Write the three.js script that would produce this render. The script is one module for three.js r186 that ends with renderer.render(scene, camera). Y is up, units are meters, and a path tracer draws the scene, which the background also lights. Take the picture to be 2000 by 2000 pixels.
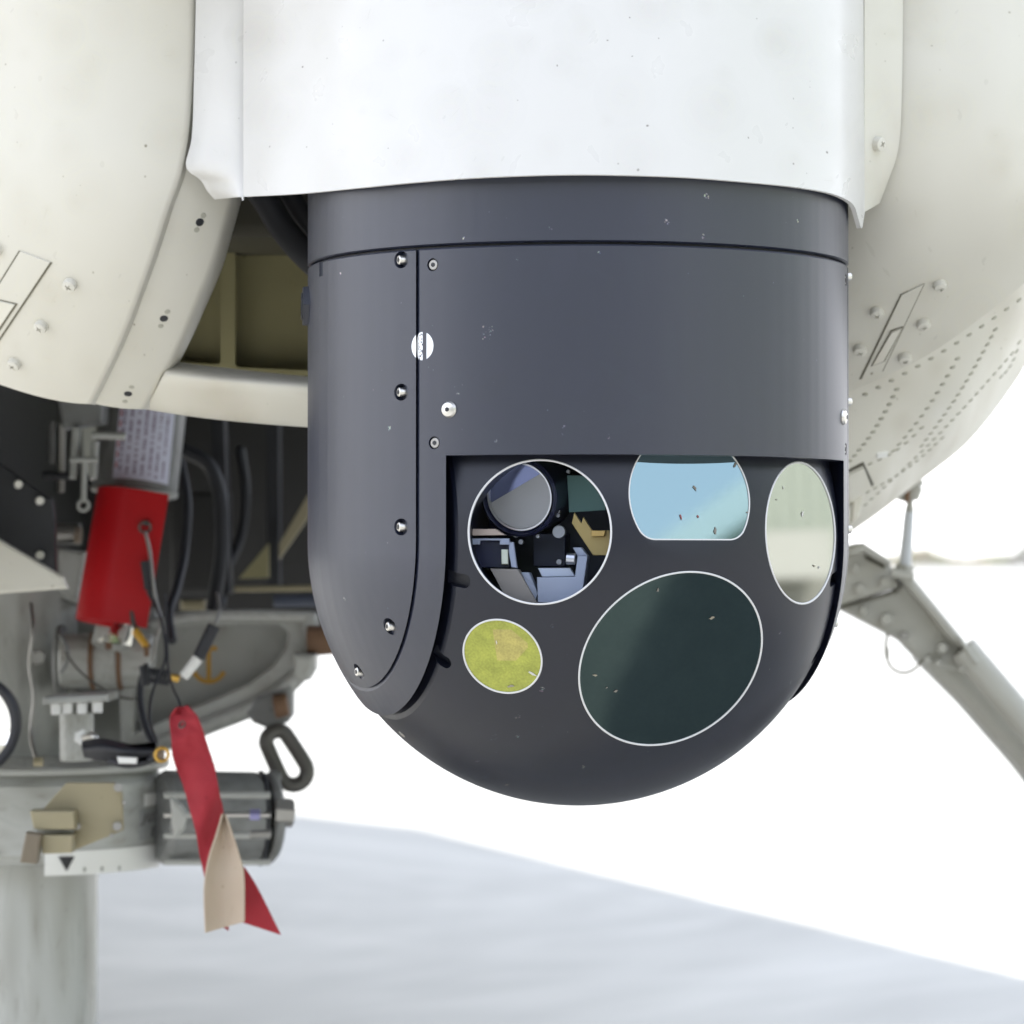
import * as THREE from 'three';
import { mergeGeometries, toCreasedNormals } from 'three/addons/utils/BufferGeometryUtils.js';
import { RoundedBoxGeometry } from 'three/addons/geometries/RoundedBoxGeometry.js';
import { ImprovedNoise } from 'three/addons/math/ImprovedNoise.js';
import { Brush, Evaluator, SUBTRACTION, INTERSECTION } from 'three-bvh-csg';

/* ------------------------------------------------------------------ camera, sky, sun, exposure */
const F = 6480, HOR = 1102, E = 1.0, CX = -0.0512, CZ = 2.583;      // focal length and horizon in pixels of the 2000 px photograph
const PITCH = Math.atan((HOR - 1000) / F);
const scene = new THREE.Scene();
const camera = new THREE.PerspectiveCamera(2 * Math.atan(1000 / F) * 180 / Math.PI, 1, 0.05, 4000);
camera.position.set(CX, E, CZ);
camera.rotation.x = PITCH;
camera.focus = 2.39;
camera.userData.fStop = 10;
camera.updateMatrixWorld();

const renderer = new THREE.WebGLRenderer({ antialias: true });
renderer.toneMapping = THREE.LinearToneMapping;
renderer.toneMappingExposure = 2.0;
renderer.shadowMap.enabled = true;

const SUN = new THREE.Vector3(-0.86, 1.0, -0.34).normalize();
{
  const w = 256, h = 128, data = new Float32Array(w * h * 4);
  for (let j = 0; j < h; j++) for (let i = 0; i < w; i++) {
    const el = ((j + 0.5) / h - 0.5) * Math.PI, e = Math.max(0, Math.sin(el));
    const k = Math.pow(1 - e, 4.5);                                  // white haze at the horizon, clear blue above
    const c = [0.56 + 0.54 * k, 0.62 + 0.47 * k, 0.76 + 0.32 * k], g = el < 0 ? 0.55 : 1;
    const o = (j * w + i) * 4;
    for (let q = 0; q < 3; q++) data[o + q] = c[q] * g * 1.6; data[o + 3] = 1;
  }
  const sky = new THREE.DataTexture(data, w, h, THREE.RGBAFormat, THREE.FloatType);
  sky.mapping = THREE.EquirectangularReflectionMapping;
  sky.magFilter = THREE.LinearFilter; sky.needsUpdate = true;
  scene.background = sky; scene.environment = sky;
}
const sun = new THREE.DirectionalLight(new THREE.Color(1.0, 0.955, 0.88), 4.2);
sun.position.copy(SUN).multiplyScalar(30); sun.castShadow = true;
sun.shadow.camera.left = sun.shadow.camera.bottom = -18; sun.shadow.camera.right = sun.shadow.camera.top = 18;
sun.shadow.camera.far = 80; sun.shadow.mapSize.set(4096, 4096);
scene.add(sun, sun.target);
scene.fog = new THREE.FogExp2(new THREE.Color(1, 1, 1), 0.0002);   // summer haze over the airfield

/* ------------------------------------------------------------------ helpers */
const V = (x, y, z) => new THREE.Vector3(x, y, z);
function rng(a) { return () => { a |= 0; a = a + 0x6D2B79F5 | 0; let t = Math.imul(a ^ a >>> 15, 1 | a); t = t + Math.imul(t ^ t >>> 7, 61 | t) ^ t; return ((t ^ t >>> 14) >>> 0) / 4294967296; }; }
const perlin = new ImprovedNoise();
const fbm = (x, y, z = 0, o = 4) => { let s = 0, a = 0.5; for (let i = 0; i < o; i++) { s += a * perlin.noise(x, y, z + i * 7.3); x *= 2.03; y *= 2.03; a *= 0.5; } return s; };
const DOFF = 0.071;                                                  // depths below are given from 2.512 m to the turret's axis
function ray(px, py) {
  const x = (px - 1000) / F, y = (1000 - py) / F, c = Math.cos(PITCH), s = Math.sin(PITCH);
  return V(x, y * c + s, y * s - c);
}
function P(px, py, d) { const r = ray(px, py); return r.multiplyScalar((d + DOFF) / -r.z).add(camera.position); }
const mpp = (d) => (d + DOFF) / F;                                   // metres per photo pixel at a depth
const mat = (name, rgb, rough = 0.5, metal = 0, more = {}) => {
  const m = new THREE.MeshPhysicalMaterial({ roughness: rough, metalness: metal, ...more });
  m.color.setRGB(...rgb); m.name = name; return m;
};
const names = new Map();
const numbered = (n) => { const k = names.get(n) ?? 0; names.set(n, k + 1); return k ? `${n}_${String(k).padStart(3, '0')}` : n; };
function thing(name, label, category, pos, group, kind) {
  const o = new THREE.Group(); o.name = numbered(name); o.position.copy(pos);
  o.userData = { label, category }; if (group) o.userData.group = group; if (kind) o.userData.kind = kind;
  scene.add(o); o.updateMatrixWorld(true); return o;
}
// world-space geometry added under a parent
function part(name, g, m, parent, label) {
  parent.updateWorldMatrix(true, false);
  const inv = parent.matrixWorld.clone().invert();
  g.applyMatrix4(inv);
  g.computeBoundingBox();
  const c = g.boundingBox.getCenter(V());
  g.translate(-c.x, -c.y, -c.z);
  const o = new THREE.Mesh(g, m); o.name = name; o.position.copy(c); o.castShadow = o.receiveShadow = true;
  if (label) o.userData.label = label;
  parent.add(o); o.updateMatrixWorld(true); return o;
}
// shared geometry placed by position and normal (world)
function placed(name, g, m, parent, pos, normal, spin = 0) {
  const o = new THREE.Mesh(g, m); o.name = name; o.castShadow = o.receiveShadow = true;
  const q = new THREE.Quaternion().setFromUnitVectors(V(0, 0, 1), normal.clone().normalize());
  if (spin) q.multiply(new THREE.Quaternion().setFromAxisAngle(V(0, 0, 1), spin));
  const w = new THREE.Matrix4().compose(pos, q, V(1, 1, 1));
  parent.updateWorldMatrix(true, false);
  w.premultiply(parent.matrixWorld.clone().invert());
  w.decompose(o.position, o.quaternion, o.scale);
  parent.add(o); o.updateMatrixWorld(true); return o;
}
function boxUV(g) {                                                  // uv in metres, by the face's main axis
  g = g.index ? g.toNonIndexed() : g; g.computeBoundingBox();
  const p = g.attributes.position, uv = new Float32Array(p.count * 2), a = V(), b = V(), c = V();
  for (let i = 0; i < p.count; i += 3) {
    a.fromBufferAttribute(p, i); b.fromBufferAttribute(p, i + 1); c.fromBufferAttribute(p, i + 2);
    const n = b.clone().sub(a).cross(c.clone().sub(a)), ax = Math.abs(n.x), ay = Math.abs(n.y), az = Math.abs(n.z);
    [a, b, c].forEach((v, k) => { const q = ay > ax && ay > az ? [v.x, v.z] : ax > az ? [v.z, v.y] : [v.x, v.y]; uv[(i + k) * 2] = q[0]; uv[(i + k) * 2 + 1] = q[1]; });
  }
  g.setAttribute('uv', new THREE.BufferAttribute(uv, 2)); return g;
}
function merge(list) {
  return mergeGeometries(list.map((g) => { g = g.index ? g.toNonIndexed() : g; for (const k of Object.keys(g.attributes)) if (!['position', 'normal', 'uv'].includes(k)) g.deleteAttribute(k); if (!g.attributes.uv) g = boxUV(g); return g; }));
}
function cyl(a, b, r0, r1 = r0, seg = 36, bevel = 0) {               // capped, with a small bevel at both ends
  const L = a.distanceTo(b), e = Math.min(bevel || Math.min(r0, r1) * 0.08, L * 0.3);
  const pts = [[0, 0], [r0 - e, 0], [r0, e], [r1, L - e], [r1 - e, L], [0, L]].map((p) => new THREE.Vector2(Math.max(p[0], 0), p[1]));
  const g = toCreasedNormals(new THREE.LatheGeometry(pts, seg), 0.5);
  g.applyQuaternion(new THREE.Quaternion().setFromUnitVectors(V(0, 1, 0), b.clone().sub(a).normalize()));
  g.translate(a.x, a.y, a.z); return g;
}
const cylPx = (a, b, rpx, rpx2 = rpx, seg, bevel) => cyl(P(...a), P(...b), rpx * mpp(a[2]), rpx2 * mpp(b[2]), seg, bevel);
function tube(pts, r, seg = 60, rad = 12) {
  const c = new THREE.CatmullRomCurve3(pts, false, 'centripetal');
  const g = new THREE.TubeGeometry(c, seg, r, rad, false);
  const ends = [pts[0], pts[pts.length - 1]].map((p) => { const s = new THREE.SphereGeometry(r, rad, 6); s.translate(p.x, p.y, p.z); return s; });
  return merge([g, ...ends]);
}
const tubePx = (pts, rpx, seg, rad) => tube(pts.map((p) => P(...p)), rpx * mpp(pts[0][2]), seg, rad);
function plate(poly, d, thick, bevel = 0.0012, holes = []) {         // outline in pixels on the plane at depth d; extends away from the camera
  const q = (p) => { const w = P(p[0], p[1], d); return new THREE.Vector2(w.x, w.y); };
  const s = new THREE.Shape(poly.map(q));
  for (const h of holes) s.holes.push(new THREE.Path(h.map(q)));
  const g = new THREE.ExtrudeGeometry(s, { depth: Math.max(thick - 2 * bevel, 0.0002), bevelEnabled: bevel > 0, bevelThickness: bevel, bevelSize: bevel, bevelOffset: -bevel, bevelSegments: 2, curveSegments: 8 });
  g.translate(0, 0, CZ - d - DOFF - thick + bevel); return g;
}
function roundRect(x0, y0, x1, y1, r, skew = 0) {
  const out = [], cs = [[x1 - r, y0 + r, -90], [x1 - r, y1 - r, 0], [x0 + r, y1 - r, 90], [x0 + r, y0 + r, 180]];
  for (const [cx, cy, a] of cs) for (let i = 0; i <= 5; i++) { const t = (a + i * 18) * Math.PI / 180; const x = cx + r * Math.cos(t); out.push([x, cy + r * Math.sin(t) + skew * (x - x0)]); }
  return out;
}
// a curved shell from a grid of world points (rows x cols), with thickness away from the viewer
function shell(grid, thick = 0.003, uvs = 1) {
  const R = grid.length, C = grid[0].length, pos = [], nor = [], uv = [], idx = [], N = [];
  for (let i = 0; i < R; i++) { N.push([]); for (let j = 0; j < C; j++) {
    const du = grid[i][Math.min(j + 1, C - 1)].clone().sub(grid[i][Math.max(j - 1, 0)]);
    const dv = grid[Math.min(i + 1, R - 1)][j].clone().sub(grid[Math.max(i - 1, 0)][j]);
    N[i].push(du.cross(dv).normalize());
  } }
  const m = N[R >> 1][C >> 1], view = camera.position.clone().sub(grid[R >> 1][C >> 1]);
  const sg = m.dot(view) < 0 ? -1 : 1;
  for (const row of N) for (const n of row) n.multiplyScalar(sg);
  const push = (p, n) => { pos.push(p.x, p.y, p.z); nor.push(n.x, n.y, n.z); uv.push(p.x * uvs, p.y * uvs); return pos.length / 3 - 1; };
  const f = [], b = [], back = grid.map((r, i) => r.map((p, j) => p.clone().addScaledVector(N[i][j], -thick)));
  for (let i = 0; i < R; i++) { f.push([]); b.push([]); for (let j = 0; j < C; j++) { f[i].push(push(grid[i][j], N[i][j])); b[i].push(push(back[i][j], N[i][j].clone().negate())); } }
  const tri = (a, c, d) => (sg > 0 ? idx.push(a, c, d) : idx.push(a, d, c));
  for (let i = 0; i < R - 1; i++) for (let j = 0; j < C - 1; j++) {
    tri(f[i][j], f[i][j + 1], f[i + 1][j + 1]); tri(f[i][j], f[i + 1][j + 1], f[i + 1][j]);
    tri(b[i][j], b[i + 1][j + 1], b[i][j + 1]); tri(b[i][j], b[i + 1][j], b[i + 1][j + 1]);
  }
  const edge = []; for (let j = 0; j < C; j++) edge.push([0, j]); for (let i = 1; i < R; i++) edge.push([i, C - 1]); for (let j = C - 2; j >= 0; j--) edge.push([R - 1, j]); for (let i = R - 2; i >= 0; i--) edge.push([i, 0]);
  for (let k = 0; k < edge.length - 1; k++) {
    const [i, j] = edge[k], [i2, j2] = edge[k + 1], A = grid[i][j], B = grid[i2][j2], C1 = back[i2][j2], D = back[i][j];
    const n = B.clone().sub(A).cross(D.clone().sub(A)).normalize().multiplyScalar(-sg);
    const a = push(A, n), q = push(B, n), c = push(C1, n), e = push(D, n);
    tri(a, c, q); tri(a, e, c);
  }
  const g = new THREE.BufferGeometry();
  g.setAttribute('position', new THREE.Float32BufferAttribute(pos, 3)); g.setAttribute('normal', new THREE.Float32BufferAttribute(nor, 3)); g.setAttribute('uv', new THREE.Float32BufferAttribute(uv, 2)); g.setIndex(idx);
  return g;
}
// rows of [px, py, depth] control points -> smooth grid of world points
function resample(row, n) {
  const c = new THREE.CatmullRomCurve3(row.map((p) => V(p[0] * 1e-3, p[1] * 1e-3, p[2])), false, 'centripetal');
  const out = []; for (let i = 0; i <= n; i++) out.push(c.getPoint(i / n)); return out;
}
function loft(rows, nu, nv) {
  const rr = rows.map((r) => resample(r, nu)), grid = [];
  const cols = []; for (let j = 0; j <= nu; j++) { const c = new THREE.CatmullRomCurve3(rr.map((r) => r[j]), false, 'centripetal'); cols.push([]); for (let i = 0; i <= nv; i++) cols[j].push(c.getPoint(i / nv)); }
  for (let i = 0; i <= nv; i++) { grid.push([]); for (let j = 0; j <= nu; j++) { const p = cols[j][i]; grid[i].push(P(p.x * 1e3, p.y * 1e3, p.z)); } }
  return grid;
}
const caster = new THREE.Raycaster();
function hit(px, py, mesh) {
  caster.set(camera.position, ray(px, py).normalize());
  const m = mesh.material, side = m.side; m.side = THREE.DoubleSide;
  const r = caster.intersectObject(mesh, false)[0]; m.side = side;
  if (!r) throw new Error(`no hit at ${px},${py} on ${mesh.name}`);
  const n = r.face.normal.clone().transformDirection(mesh.matrixWorld); if (n.dot(caster.ray.direction) > 0) n.negate();
  return { p: r.point, n };
}
function drape(quad, mesh, off, thick, nu = 10, nv = 10) {           // a thin plate laid on a skin; quad in pixels
  const grid = [];
  for (let i = 0; i <= nv; i++) { grid.push([]); for (let j = 0; j <= nu; j++) {
    const u = j / nu, v = i / nv, x = (1 - u) * (1 - v) * quad[0][0] + u * (1 - v) * quad[1][0] + u * v * quad[2][0] + (1 - u) * v * quad[3][0], y = (1 - u) * (1 - v) * quad[0][1] + u * (1 - v) * quad[1][1] + u * v * quad[2][1] + (1 - u) * v * quad[3][1];
    const h = hit(x, y, mesh); grid[i].push(h.p.addScaledVector(h.n, off));
  } }
  return shell(grid, thick);
}

/* ------------------------------------------------------------------ textures */
function tex(w, h, fn, srgb = true, wrap = true) {
  const d = new Uint8Array(w * h * 4);
  for (let j = 0; j < h; j++) for (let i = 0; i < w; i++) { const c = fn(i / w, j / h, i, j), o = (j * w + i) * 4; for (let q = 0; q < 3; q++) d[o + q] = Math.min(1, Math.max(0, c[q])) * 255; d[o + 3] = 255; }
  const t = new THREE.DataTexture(d, w, h); t.magFilter = THREE.LinearFilter; t.minFilter = THREE.LinearMipmapLinearFilter; t.generateMipmaps = true;
  if (srgb) t.colorSpace = THREE.SRGBColorSpace; if (wrap) t.wrapS = t.wrapT = THREE.RepeatWrapping; t.needsUpdate = true; return t;
}
const tile = (u, v, n, z, o) => { const a = u * Math.PI * 2, b = v * Math.PI * 2, r = n / 6.283; return fbm(Math.cos(a) * r + 5.1 + Math.cos(b) * r * 0.73, Math.sin(a) * r + Math.sin(b) * r * 0.81, z + Math.sin(b + a) * r * 0.5, o); };
function speckled(seed, size, count, base, specks, grime, strength = 1) {         // painted metal: faint grime plus chips and dots; one tile is 0.5 m
  const cv = document.createElement('canvas'); cv.width = cv.height = size; const c = cv.getContext('2d'), r = rng(seed);
  c.fillStyle = base; c.fillRect(0, 0, size, size);
  for (let k = 0; k < 260; k++) { const x = r() * size, y = r() * size, s = (8 + r() * 60) * size / 1024; const ga = (0.02 + r() * 0.03) * strength, gs = k % 3; for (const dx of [-size, 0, size]) for (const dy of [-size, 0, size]) { const gr = c.createRadialGradient(x + dx, y + dy, 0, x + dx, y + dy, s); gr.addColorStop(0, `rgba(${grime},${ga})`); gr.addColorStop(1, `rgba(${grime},0)`); c.fillStyle = gr; c.fillRect(x + dx - s, y + dy - s, 2 * s, 2 * s); } if (!gs) { c.strokeStyle = `rgba(${grime},${ga * 3})`; c.lineWidth = 0.8; c.beginPath(); c.moveTo(x, y); c.lineTo(x + (r() - 0.5) * 30, y + (r() - 0.5) * 30); c.stroke(); } }
  for (let k = 0; k < count; k++) { const x = r() * size, y = r() * size, s = (0.6 + r() * r() * 2.2) * size / 1024; c.fillStyle = `rgba(${specks},${0.25 + r() * 0.5})`; c.beginPath(); c.ellipse(x, y, s, s * (0.5 + r() * 0.6), r() * 3, 0, 6.3); c.fill(); }
  const t = new THREE.CanvasTexture(cv); t.colorSpace = THREE.SRGBColorSpace; t.wrapS = t.wrapT = THREE.RepeatWrapping; t.repeat.set(2, 2); return t;
}
const grain = tex(256, 256, (u, v) => { const n = 0.5 + tile(u, v, 26, 1, 3) * 0.9; return [n, n, n]; }, false);
const grainFine = grain.clone(); grainFine.repeat.set(14, 14); grainFine.needsUpdate = true;
const roughTex = tex(256, 256, (u, v) => { const n = 0.85 + tile(u, v, 12, 3, 4) * 0.5; return [n, n, n]; }, false);
roughTex.repeat.set(4, 4);

/* ------------------------------------------------------------------ materials */
const weave = tex(128, 128, (u, v) => { const n = 0.5 + 0.25 * Math.sin(u * 6.283 * 16) + 0.25 * Math.sin(v * 6.283 * 16); return [n, n, n]; }, false); weave.repeat.set(30, 30);
const M = {};
M.white = mat('white paint', [0.59, 0.57, 0.505], 0.42, 0, { map: speckled(3, 1024, 90, '#fdfdfc', '120,112,92', '150,134,98', 0.9), roughnessMap: roughTex });
M.fairing = mat('fresh white paint', [0.58, 0.57, 0.545], 0.4, 0, { map: speckled(9, 1024, 110, '#ffffff', '80,74,66', '165,160,145'), roughnessMap: roughTex });
M.skin = mat('weathered white paint', [0.66, 0.645, 0.585], 0.5, 0, { map: speckled(21, 1024, 160, '#fbfaf6', '110,100,80', '130,112,78', 1.8), roughnessMap: roughTex });
M.greyPaint = mat('light grey gloss paint', [0.41, 0.418, 0.395], 0.38, 0, { map: speckled(5, 512, 260, '#fafafa', '70,58,44', '96,84,62', 2.6), roughnessMap: roughTex });
M.greyDark = mat('grey paint', [0.20, 0.205, 0.20], 0.42, 0, { map: speckled(6, 512, 260, '#fafafa', '50,42,36', '70,62,50', 2.6) });
M.khaki = mat('khaki primer', [0.27, 0.245, 0.13], 0.55, 0, { map: speckled(12, 512, 80, '#fafaf5', '70,62,30', '90,70,30') });
M.olive = mat('dark olive', [0.06, 0.055, 0.035], 0.6);
M.gap = mat('grimy panel gap', [0.16, 0.15, 0.11], 0.8);
M.well = mat('dark bay paint', [0.018, 0.017, 0.016], 0.6);
M.black = mat('black', [0.012, 0.013, 0.017], 0.5);
M.rubber = mat('black rubber', [0.016, 0.017, 0.022], 0.55);
M.char = mat('charcoal panel', [0.022, 0.023, 0.027], 0.55);
M.steel = mat('stainless steel', [0.62, 0.60, 0.56], 0.32, 1);
M.dullSteel = mat('dull steel', [0.34, 0.33, 0.31], 0.45, 0.8);
M.darkSteel = mat('dark forged steel', [0.10, 0.095, 0.085], 0.45, 0.4);
M.chrome = mat('chrome', [0.86, 0.86, 0.85], 0.08, 1);
M.rust = mat('rusty steel', [0.16, 0.09, 0.05], 0.75, 0.1);
M.tan = mat('anodised bronze plate', [0.32, 0.28, 0.18], 0.5, 0.15, { map: speckled(14, 512, 60, '#fafaf7', '80,70,45', '90,75,45') });
M.red = mat('red gloss plastic', [0.44, 0.006, 0.010], 0.42, 0, { ior: 1.38 });
M.streamer = mat('red webbing', [0.36, 0.022, 0.034], 0.85, 0, { map: speckled(31, 512, 500, '#f4f0f0', '120,90,90', '90,60,60'), bumpMap: weave, bumpScale: 0.0006 });
M.cream = mat('unbleached webbing', [0.50, 0.42, 0.335], 0.85, 0, { map: speckled(32, 512, 200, '#fbf8f4', '120,90,70', '130,90,60'), bumpMap: weave, bumpScale: 0.0006 });
M.ochre = mat('ochre paint', [0.55, 0.30, 0.03], 0.5);
M.gold = mat('gold cadmium plate', [0.62, 0.38, 0.08], 0.4, 0.6);
M.decal = mat('white placard', [0.74, 0.74, 0.71], 0.5);
M.ink = mat('black ink', [0.02, 0.02, 0.022], 0.6);
M.dirt = mat('dirty rivet', [0.36, 0.35, 0.29], 0.6);

/* ------------------------------------------------------------------ ground, field, trees, hangar */
{
  const concrete = tex(1024, 1024, (u, v) => { const n = tile(u, v, 7, 2, 5), m = tile(u, v, 40, 9, 3), k = 0.92 + n * 0.09 + m * 0.09; return [k, k * 0.995, k * 0.975]; });
  concrete.repeat.set(240, 240);
  const m = mat('concrete', [0.45, 0.445, 0.425], 0.85, 0, { map: concrete });
  const g = new THREE.PlaneGeometry(2400, 2400); g.rotateX(-Math.PI / 2); g.translate(0, 0, -900);
  const o = new THREE.Mesh(g, m); o.name = 'tarmac'; o.userData = { kind: 'structure', label: 'pale sunlit concrete apron under the helicopter', category: 'ground' }; o.receiveShadow = true; scene.add(o);
  const gm = mat('dry grass', [0.42, 0.34, 0.10], 0.95);
  const gg = new THREE.PlaneGeometry(2000, 240, 1, 1); gg.rotateX(-Math.PI / 2); gg.translate(200, 0.01, -1290);
  const f = new THREE.Mesh(gg, gm); f.name = 'grass_field'; f.userData = { kind: 'structure', label: 'strip of dry grass in front of the far trees', category: 'grass' }; scene.add(f);
  const r = rng(77), tuft = new THREE.IcosahedronGeometry(1, 1), tp = tuft.attributes.position;
  for (let i = 0; i < tp.count; i++) { const k = 0.75 + 0.5 * Math.abs(perlin.noise(tp.getX(i) * 3, tp.getY(i) * 3, tp.getZ(i) * 3)); tp.setXYZ(i, tp.getX(i) * k, tp.getY(i) * k, tp.getZ(i) * k); }
  const n = 5200, inst = new THREE.InstancedMesh(tuft, mat('foliage', [0.15, 0.14, 0.03], 0.9), n), q = new THREE.Matrix4(), col = new THREE.Color();
  for (let i = 0; i < n; i++) {
    const x = -420 + r() * 1100, hgt = 2.4 + 3.2 * Math.max(0, 0.5 + 1.6 * fbm(x * 0.055, 3.3)) + (Math.abs(x - 192) < 9 ? 3.2 : 0) + (Math.abs(x - 150) < 7 ? 1.5 : 0), s = 0.55 + r() * 1.15;
    q.compose(V(x, Math.max(s * 0.6, r() * hgt), -1200 - r() * 14), new THREE.Quaternion().setFromEuler(new THREE.Euler(r() * 6, r() * 6, r() * 6)), V(s * 1.2, s, s * 1.2));
    inst.setMatrixAt(i, q); const d = Math.abs(x - 192) < 12 ? 0.55 : 1; col.setRGB((0.75 + 0.6 * r()) * d, (0.8 + 0.4 * r()) * d, (0.7 + 0.5 * r())); inst.setColorAt(i, col);
  }
  inst.name = 'tree_line'; inst.userData = { kind: 'stuff', label: 'hazy line of low trees on the far side of the airfield', category: 'trees' }; inst.castShadow = true; scene.add(inst);
}
{ // unseen tree belt added behind the camera to darken the turret's front reflection
  const r = rng(191), g = new THREE.IcosahedronGeometry(1, 2), tp = g.attributes.position;
  for (let i = 0; i < tp.count; i++) { const k = 0.7 + 0.75 * Math.abs(perlin.noise(tp.getX(i) * 2.6 + 4, tp.getY(i) * 2.6, tp.getZ(i) * 2.6)); tp.setXYZ(i, tp.getX(i) * k, tp.getY(i) * k, tp.getZ(i) * k); }
  const n = 2600, inst = new THREE.InstancedMesh(g, mat('dark foliage', [0.045, 0.065, 0.025], 0.9), n), q = new THREE.Matrix4(), col = new THREE.Color();
  for (let i = 0; i < n; i++) {
    const x = -52 + r() * 84, top = 7.5 + 4 * fbm(x * 0.12, 8.1), s = 0.7 + r() * 1.1, y = Math.max(s * 0.7, r() * top);
    q.compose(V(x, y, 27 + r() * 5 + 0.004 * x * x), new THREE.Quaternion().setFromEuler(new THREE.Euler(r() * 6, r() * 6, r() * 6)), V(s * 1.25, s, s * 1.25)); inst.setMatrixAt(i, q);
    col.setRGB(0.7 + 0.6 * r(), 0.8 + 0.4 * r(), 0.7 + 0.5 * r()); inst.setColorAt(i, col);
  }
  inst.name = 'added_tree_belt'; inst.userData = { kind: 'stuff', label: 'unseen belt of dark trees added behind the camera to darken the turret reflection', category: 'trees' }; inst.castShadow = true; scene.add(inst);
}
{ // the corrugated hangar beside the apron that the glass mirrors
  const h = thing('hangar', 'white corrugated hangar with green gable beside the apron, seen mirrored in the sensor glass', 'building', V(17, 0, 6));
  const wall = mat('corrugated pale cladding', [0.46, 0.50, 0.44], 0.5), trim = mat('white bargeboard', [0.82, 0.82, 0.79], 0.5), green = mat('green gable cladding', [0.06, 0.15, 0.05], 0.5), base = mat('concrete plinth', [0.30, 0.30, 0.27], 0.8);
  const bx = (x0, x1, y0, y1, z0, z1) => { const q = new THREE.BoxGeometry(x1 - x0, y1 - y0, z1 - z0); q.translate((x0 + x1) / 2, (y0 + y1) / 2, (z0 + z1) / 2); return q; };
  const s = new THREE.Shape(), n = 280, L = 32; s.moveTo(0, 0.3);
  for (let i = 0; i < n; i++) { const z = i * L / n, w = L / n; s.lineTo(z, 0); s.lineTo(z + w * 0.4, 0); s.lineTo(z + w * 0.55, -0.03); s.lineTo(z + w * 0.9, -0.03); }
  s.lineTo(L, 0); s.lineTo(L, 0.3);
  const g = new THREE.ExtrudeGeometry(s, { depth: 3.9, bevelEnabled: false }); g.rotateX(-Math.PI / 2); g.rotateY(-Math.PI / 2);
  g.computeBoundingBox(); const bb = g.boundingBox; g.translate(17 - bb.min.x, 1.40 - bb.min.y, -10 - bb.min.z);
  part('cladding', g, wall, h);
  part('plinth', bx(16.9, 17.5, 0, 1.399, -10, 22), base, h);
  const gable = (d0, d1, x0, x1, m, name) => { const q = new THREE.Shape(), y = (z) => 9.17 - 0.23 * Math.abs(z - 6); q.moveTo(-10.4, y(-10.4) - d0); q.lineTo(6, y(6) - d0); q.lineTo(22.4, y(22.4) - d0); if (d1 === null) { q.lineTo(22.4, 5.3); q.lineTo(-10.4, 5.3); } else { q.lineTo(22.4, y(22.4) - d1); q.lineTo(6, y(6) - d1); q.lineTo(-10.4, y(-10.4) - d1); } q.closePath(); const e = new THREE.ExtrudeGeometry(q, { depth: x1 - x0, bevelEnabled: false }); e.rotateY(-Math.PI / 2); e.computeBoundingBox(); e.translate(x0 - e.boundingBox.min.x, 0, 0); part(name, e, m, h); };
  gable(0.33, null, 17.0, 17.3, green, 'gable'); gable(0, 0.30, 16.8, 16.998, trim, 'bargeboard'); gable(-0.05, 0.1, 17.31, 40, wall, 'roof');
  part('cabinet', bx(16.55, 16.89, 1.36, 1.66, -8.33, -7.2), mat('grey white cabinet', [0.56, 0.56, 0.52], 0.5), h);
  part('side_wall', bx(17.5, 40, 0, 5.29, -10, -9.8), wall, h);
}

/* ------------------------------------------------------------------ helicopter */
const heli = thing('helicopter', 'white helicopter nose with riveted skin and open chin bay around the dark turret', 'helicopter', V(-0.3, 0, -1.0));
const AX = V(-0.33, 0, -0.944), SIDE = V(0.944, 0, -0.33);           // back along the fuselage; to its right as seen from here
{
  // main body, mostly above and behind the frame: it shades the nose and throws the big shadow
  const sec = [[-0.15, 0.02, 1.55, 1.57], [-0.14, 0.16, 1.475, 1.64], [-0.10, 0.26, 1.475, 1.72], [-0.02, 0.37, 1.475, 1.82], [0.10, 0.535, 1.475, 2.0], [0.35, 0.77, 1.475, 2.35], [1.0, 0.98, 1.475, 2.75], [1.88, 1.12, 1.475, 3.0], [2.05, 1.14, 0.97, 3.05], [5, 1.16, 0.93, 3.1], [11.2, 1.14, 0.96, 3.1], [12.2, 0.8, 1.3, 3.0], [13.2, 0.36, 1.9, 2.75], [17.5, 0.17, 2.1, 2.55], [17.7, 0.01, 2.3, 2.32]];
  const n = 48, pos = [], idx = [];
  sec.forEach(([s, w, b, t]) => { for (let k = 0; k < n; k++) { const a = k / n * Math.PI * 2, c = Math.cos(a), q = Math.sin(a), e = 0.72, x = Math.sign(c) * Math.pow(Math.abs(c), e) * w, y = (b + t) / 2 + Math.sign(q) * Math.pow(Math.abs(q), e) * (t - b) / 2; const v = AX.clone().multiplyScalar(s).addScaledVector(SIDE, x); pos.push(v.x, y, v.z); } });
  for (let i = 0; i < sec.length - 1; i++) for (let k = 0; k < n; k++) { const a = i * n + k, b = i * n + (k + 1) % n, c = a + n, d = b + n; idx.push(a, c, b, b, c, d); }
  const g = new THREE.BufferGeometry(); g.setAttribute('position', new THREE.Float32BufferAttribute(pos, 3)); g.setIndex(idx);
  part('fuselage', boxUV(toCreasedNormals(g, 0.7)), M.white, heli);
}
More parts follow.
